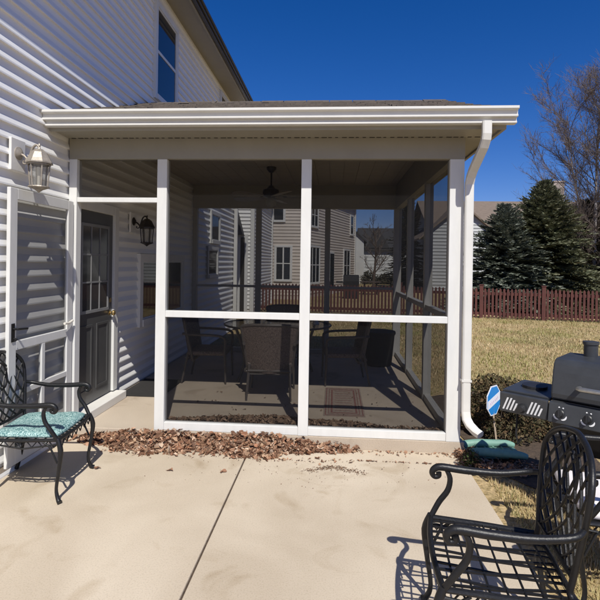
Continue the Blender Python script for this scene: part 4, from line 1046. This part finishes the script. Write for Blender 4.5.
def bare_tree(name, loc, H, stems, spread, label, seed, bark, levels=4, tw=.012, group='bare trees beyond the fence', dens=1.0, lean=(0,0), up_=False):
    random.seed(seed); t = thing(name, label, 'tree', group); tr = MB(); cr = MB()
    def limb(p, d, L_, r_, lv):
        n_ = 5 if lv < 2 else 3; pts_ = [V(p)]; q = V(p); dd = V(d)
        for i in range(n_):
            dd = (dd+V((random.gauss(0,.10),random.gauss(0,.10),random.gauss(.06,.06)))).normalized(); q = q+dd*(L_/n_); pts_.append(q.copy())
        rs = [r_*(1-.62*i/n_) for i in range(n_+1)]
        (tr if lv == 0 else cr).tube(pts_, rs, 7 if lv == 0 else (4 if lv == 1 else 3), caps=False)
        if lv >= levels: return
        nb = int((15 if lv == 0 else 8 if lv == 1 else 6 if lv == 2 else 4)*dens)
        for k in range(nb):
            f_ = random.uniform(.22 if lv == 0 else .15, 1.0); idx = min(n_-1, int(f_*n_)); fr = f_*n_-idx
            bp_ = pts_[idx].lerp(pts_[idx+1], fr); az = random.uniform(0, 2*pi)
            loc_d = (pts_[idx+1]-pts_[idx]).normalized(); o1 = loc_d.orthogonal().normalized(); o2 = loc_d.cross(o1)
            an = random.uniform(.45,.85) if lv else random.uniform(.5,.95)
            nd = (loc_d*cos(an)+(o1*cos(az)+o2*sin(az))*sin(an)); nd.z += (.42 if up_ else .18); nd.normalize()
            limb(bp_, nd, L_*random.uniform(.34,.52)*(1.15-.45*f_)*(spread if lv == 0 else 1), max(tw*.5, rs[idx]*.45), lv+1)
    for (dx_, dy_, ln, hh) in stems: limb((dx_*.3,dy_*.3,0), V((ln+lean[0],dy_*.1+lean[1],1)).normalized(), H*hh, .10*hh, 0)
    tr.build('trunk', bark, t); cr.build('crown', 'twig', t); t.location = loc; return t
def birch(loc, H, Rm, label, seed):
    random.seed(seed); t = thing('birch', label, 'tree', 'bare trees beyond the fence'); tr = MB(); cr = MB()
    leaders = [((0,0),(.05,.1),1.0,.085),((-.12,.05),(-.55,.2),.86,.055),((.1,-.1),(.6,-.3),.88,.055)]
    for (b0, off, hh, r0) in leaders:
        pts_ = []; n_ = 12; wx = wy = 0
        for i in range(n_+1):
            q = i/n_; wx += random.gauss(0,.035); wy += random.gauss(0,.03)
            pts_.append(V((b0[0]+off[0]*q**.7+wx, b0[1]+off[1]*q+wy, H*hh*q)))
        rs = [r0*(1-.93*i/n_)+.004 for i in range(n_+1)]; tr.tube(pts_, rs, 7, caps=False)
        for k in range(38):
            q = random.uniform(.16,.97); idx = min(n_-1, int(q*n_)); p = pts_[idx].lerp(pts_[idx+1], q*n_-idx); z_ = p.z/H
            env = Rm*(sin(pi*min(1,max(.02,(z_+.06)/1.08))**.95))**.75*random.uniform(.62,1.0)
            az = random.uniform(0,2*pi); el = random.uniform(.75,1.15)
            d = V((cos(az),sin(az),math.tan(el)*.75)).normalized(); L_ = env/max(.3,hypot(d.x,d.y))*.95; L_ = min(L_, (H*1.03-p.z)/max(.3,d.z))
            bp = [p]; dd = d.copy(); m = 7
            for i in range(m):
                dd = (dd+V((random.gauss(0,.10),random.gauss(0,.10),random.gauss(.03,.06)))).normalized(); bp.append(bp[-1]+dd*L_/m)
            br = max(.010, rs[idx]*.38); cr.tube(bp, [br*(1-.8*i/m)+.003 for i in range(m+1)], 4, caps=False)
            for j in range(int(12+L_*9)):
                f_ = random.uniform(.15,1); i2 = min(m-1,int(f_*m)); pp = bp[i2].lerp(bp[i2+1], f_*m-i2); l2 = (.35+.75*random.random())*(1.1-.5*f_)
                d2 = ((bp[i2+1]-bp[i2]).normalized()+V((random.gauss(0,.5),random.gauss(0,.5),random.gauss(.15,.35)))).normalized()
                p1 = pp+d2*l2*.5+V((random.gauss(0,.03),random.gauss(0,.03),0)); p2 = p1+(d2+V((random.gauss(0,.25),random.gauss(0,.25),.12))).normalized()*l2*.5
                cr.tube([pp,p1,p2], [.0055,.004,.0025], 3, caps=False)
                for u_ in range(4):
                    ps = pp.lerp(p1, random.random()) if random.random() < .4 else p1.lerp(p2, random.random()); d3 = (d2+V((random.gauss(0,.6),random.gauss(0,.6),random.gauss(.1,.4)))).normalized()
                    cr.tube([ps, ps+d3*random.uniform(.12,.34)], [.0042,.0025], 3, caps=False)
    tr.build('trunk', 'bark_white', t); cr.build('crown', 'twig', t); t.location = loc; return t
birch((10.35,15.8,GZ), 9.1, 3.0, 'tall bare white barked birch at the right edge behind the spruces', 21)
bare_tree('bare_tree', (2.55,27.5,GZ), 3.9, [(0,0,0,1.0)], .8, 'small bare tree in front of the distant white house gable', 22, 'bark', 3, .02)
bare_tree('bare_tree', (16.5,27,GZ), 9.5, [(0,0,0,1.0),(.5,0,.12,.85)], .9, 'bare tree farther back than the birch, right of the brown roof house', 23, 'bark', 3, .02, dens=1.2)
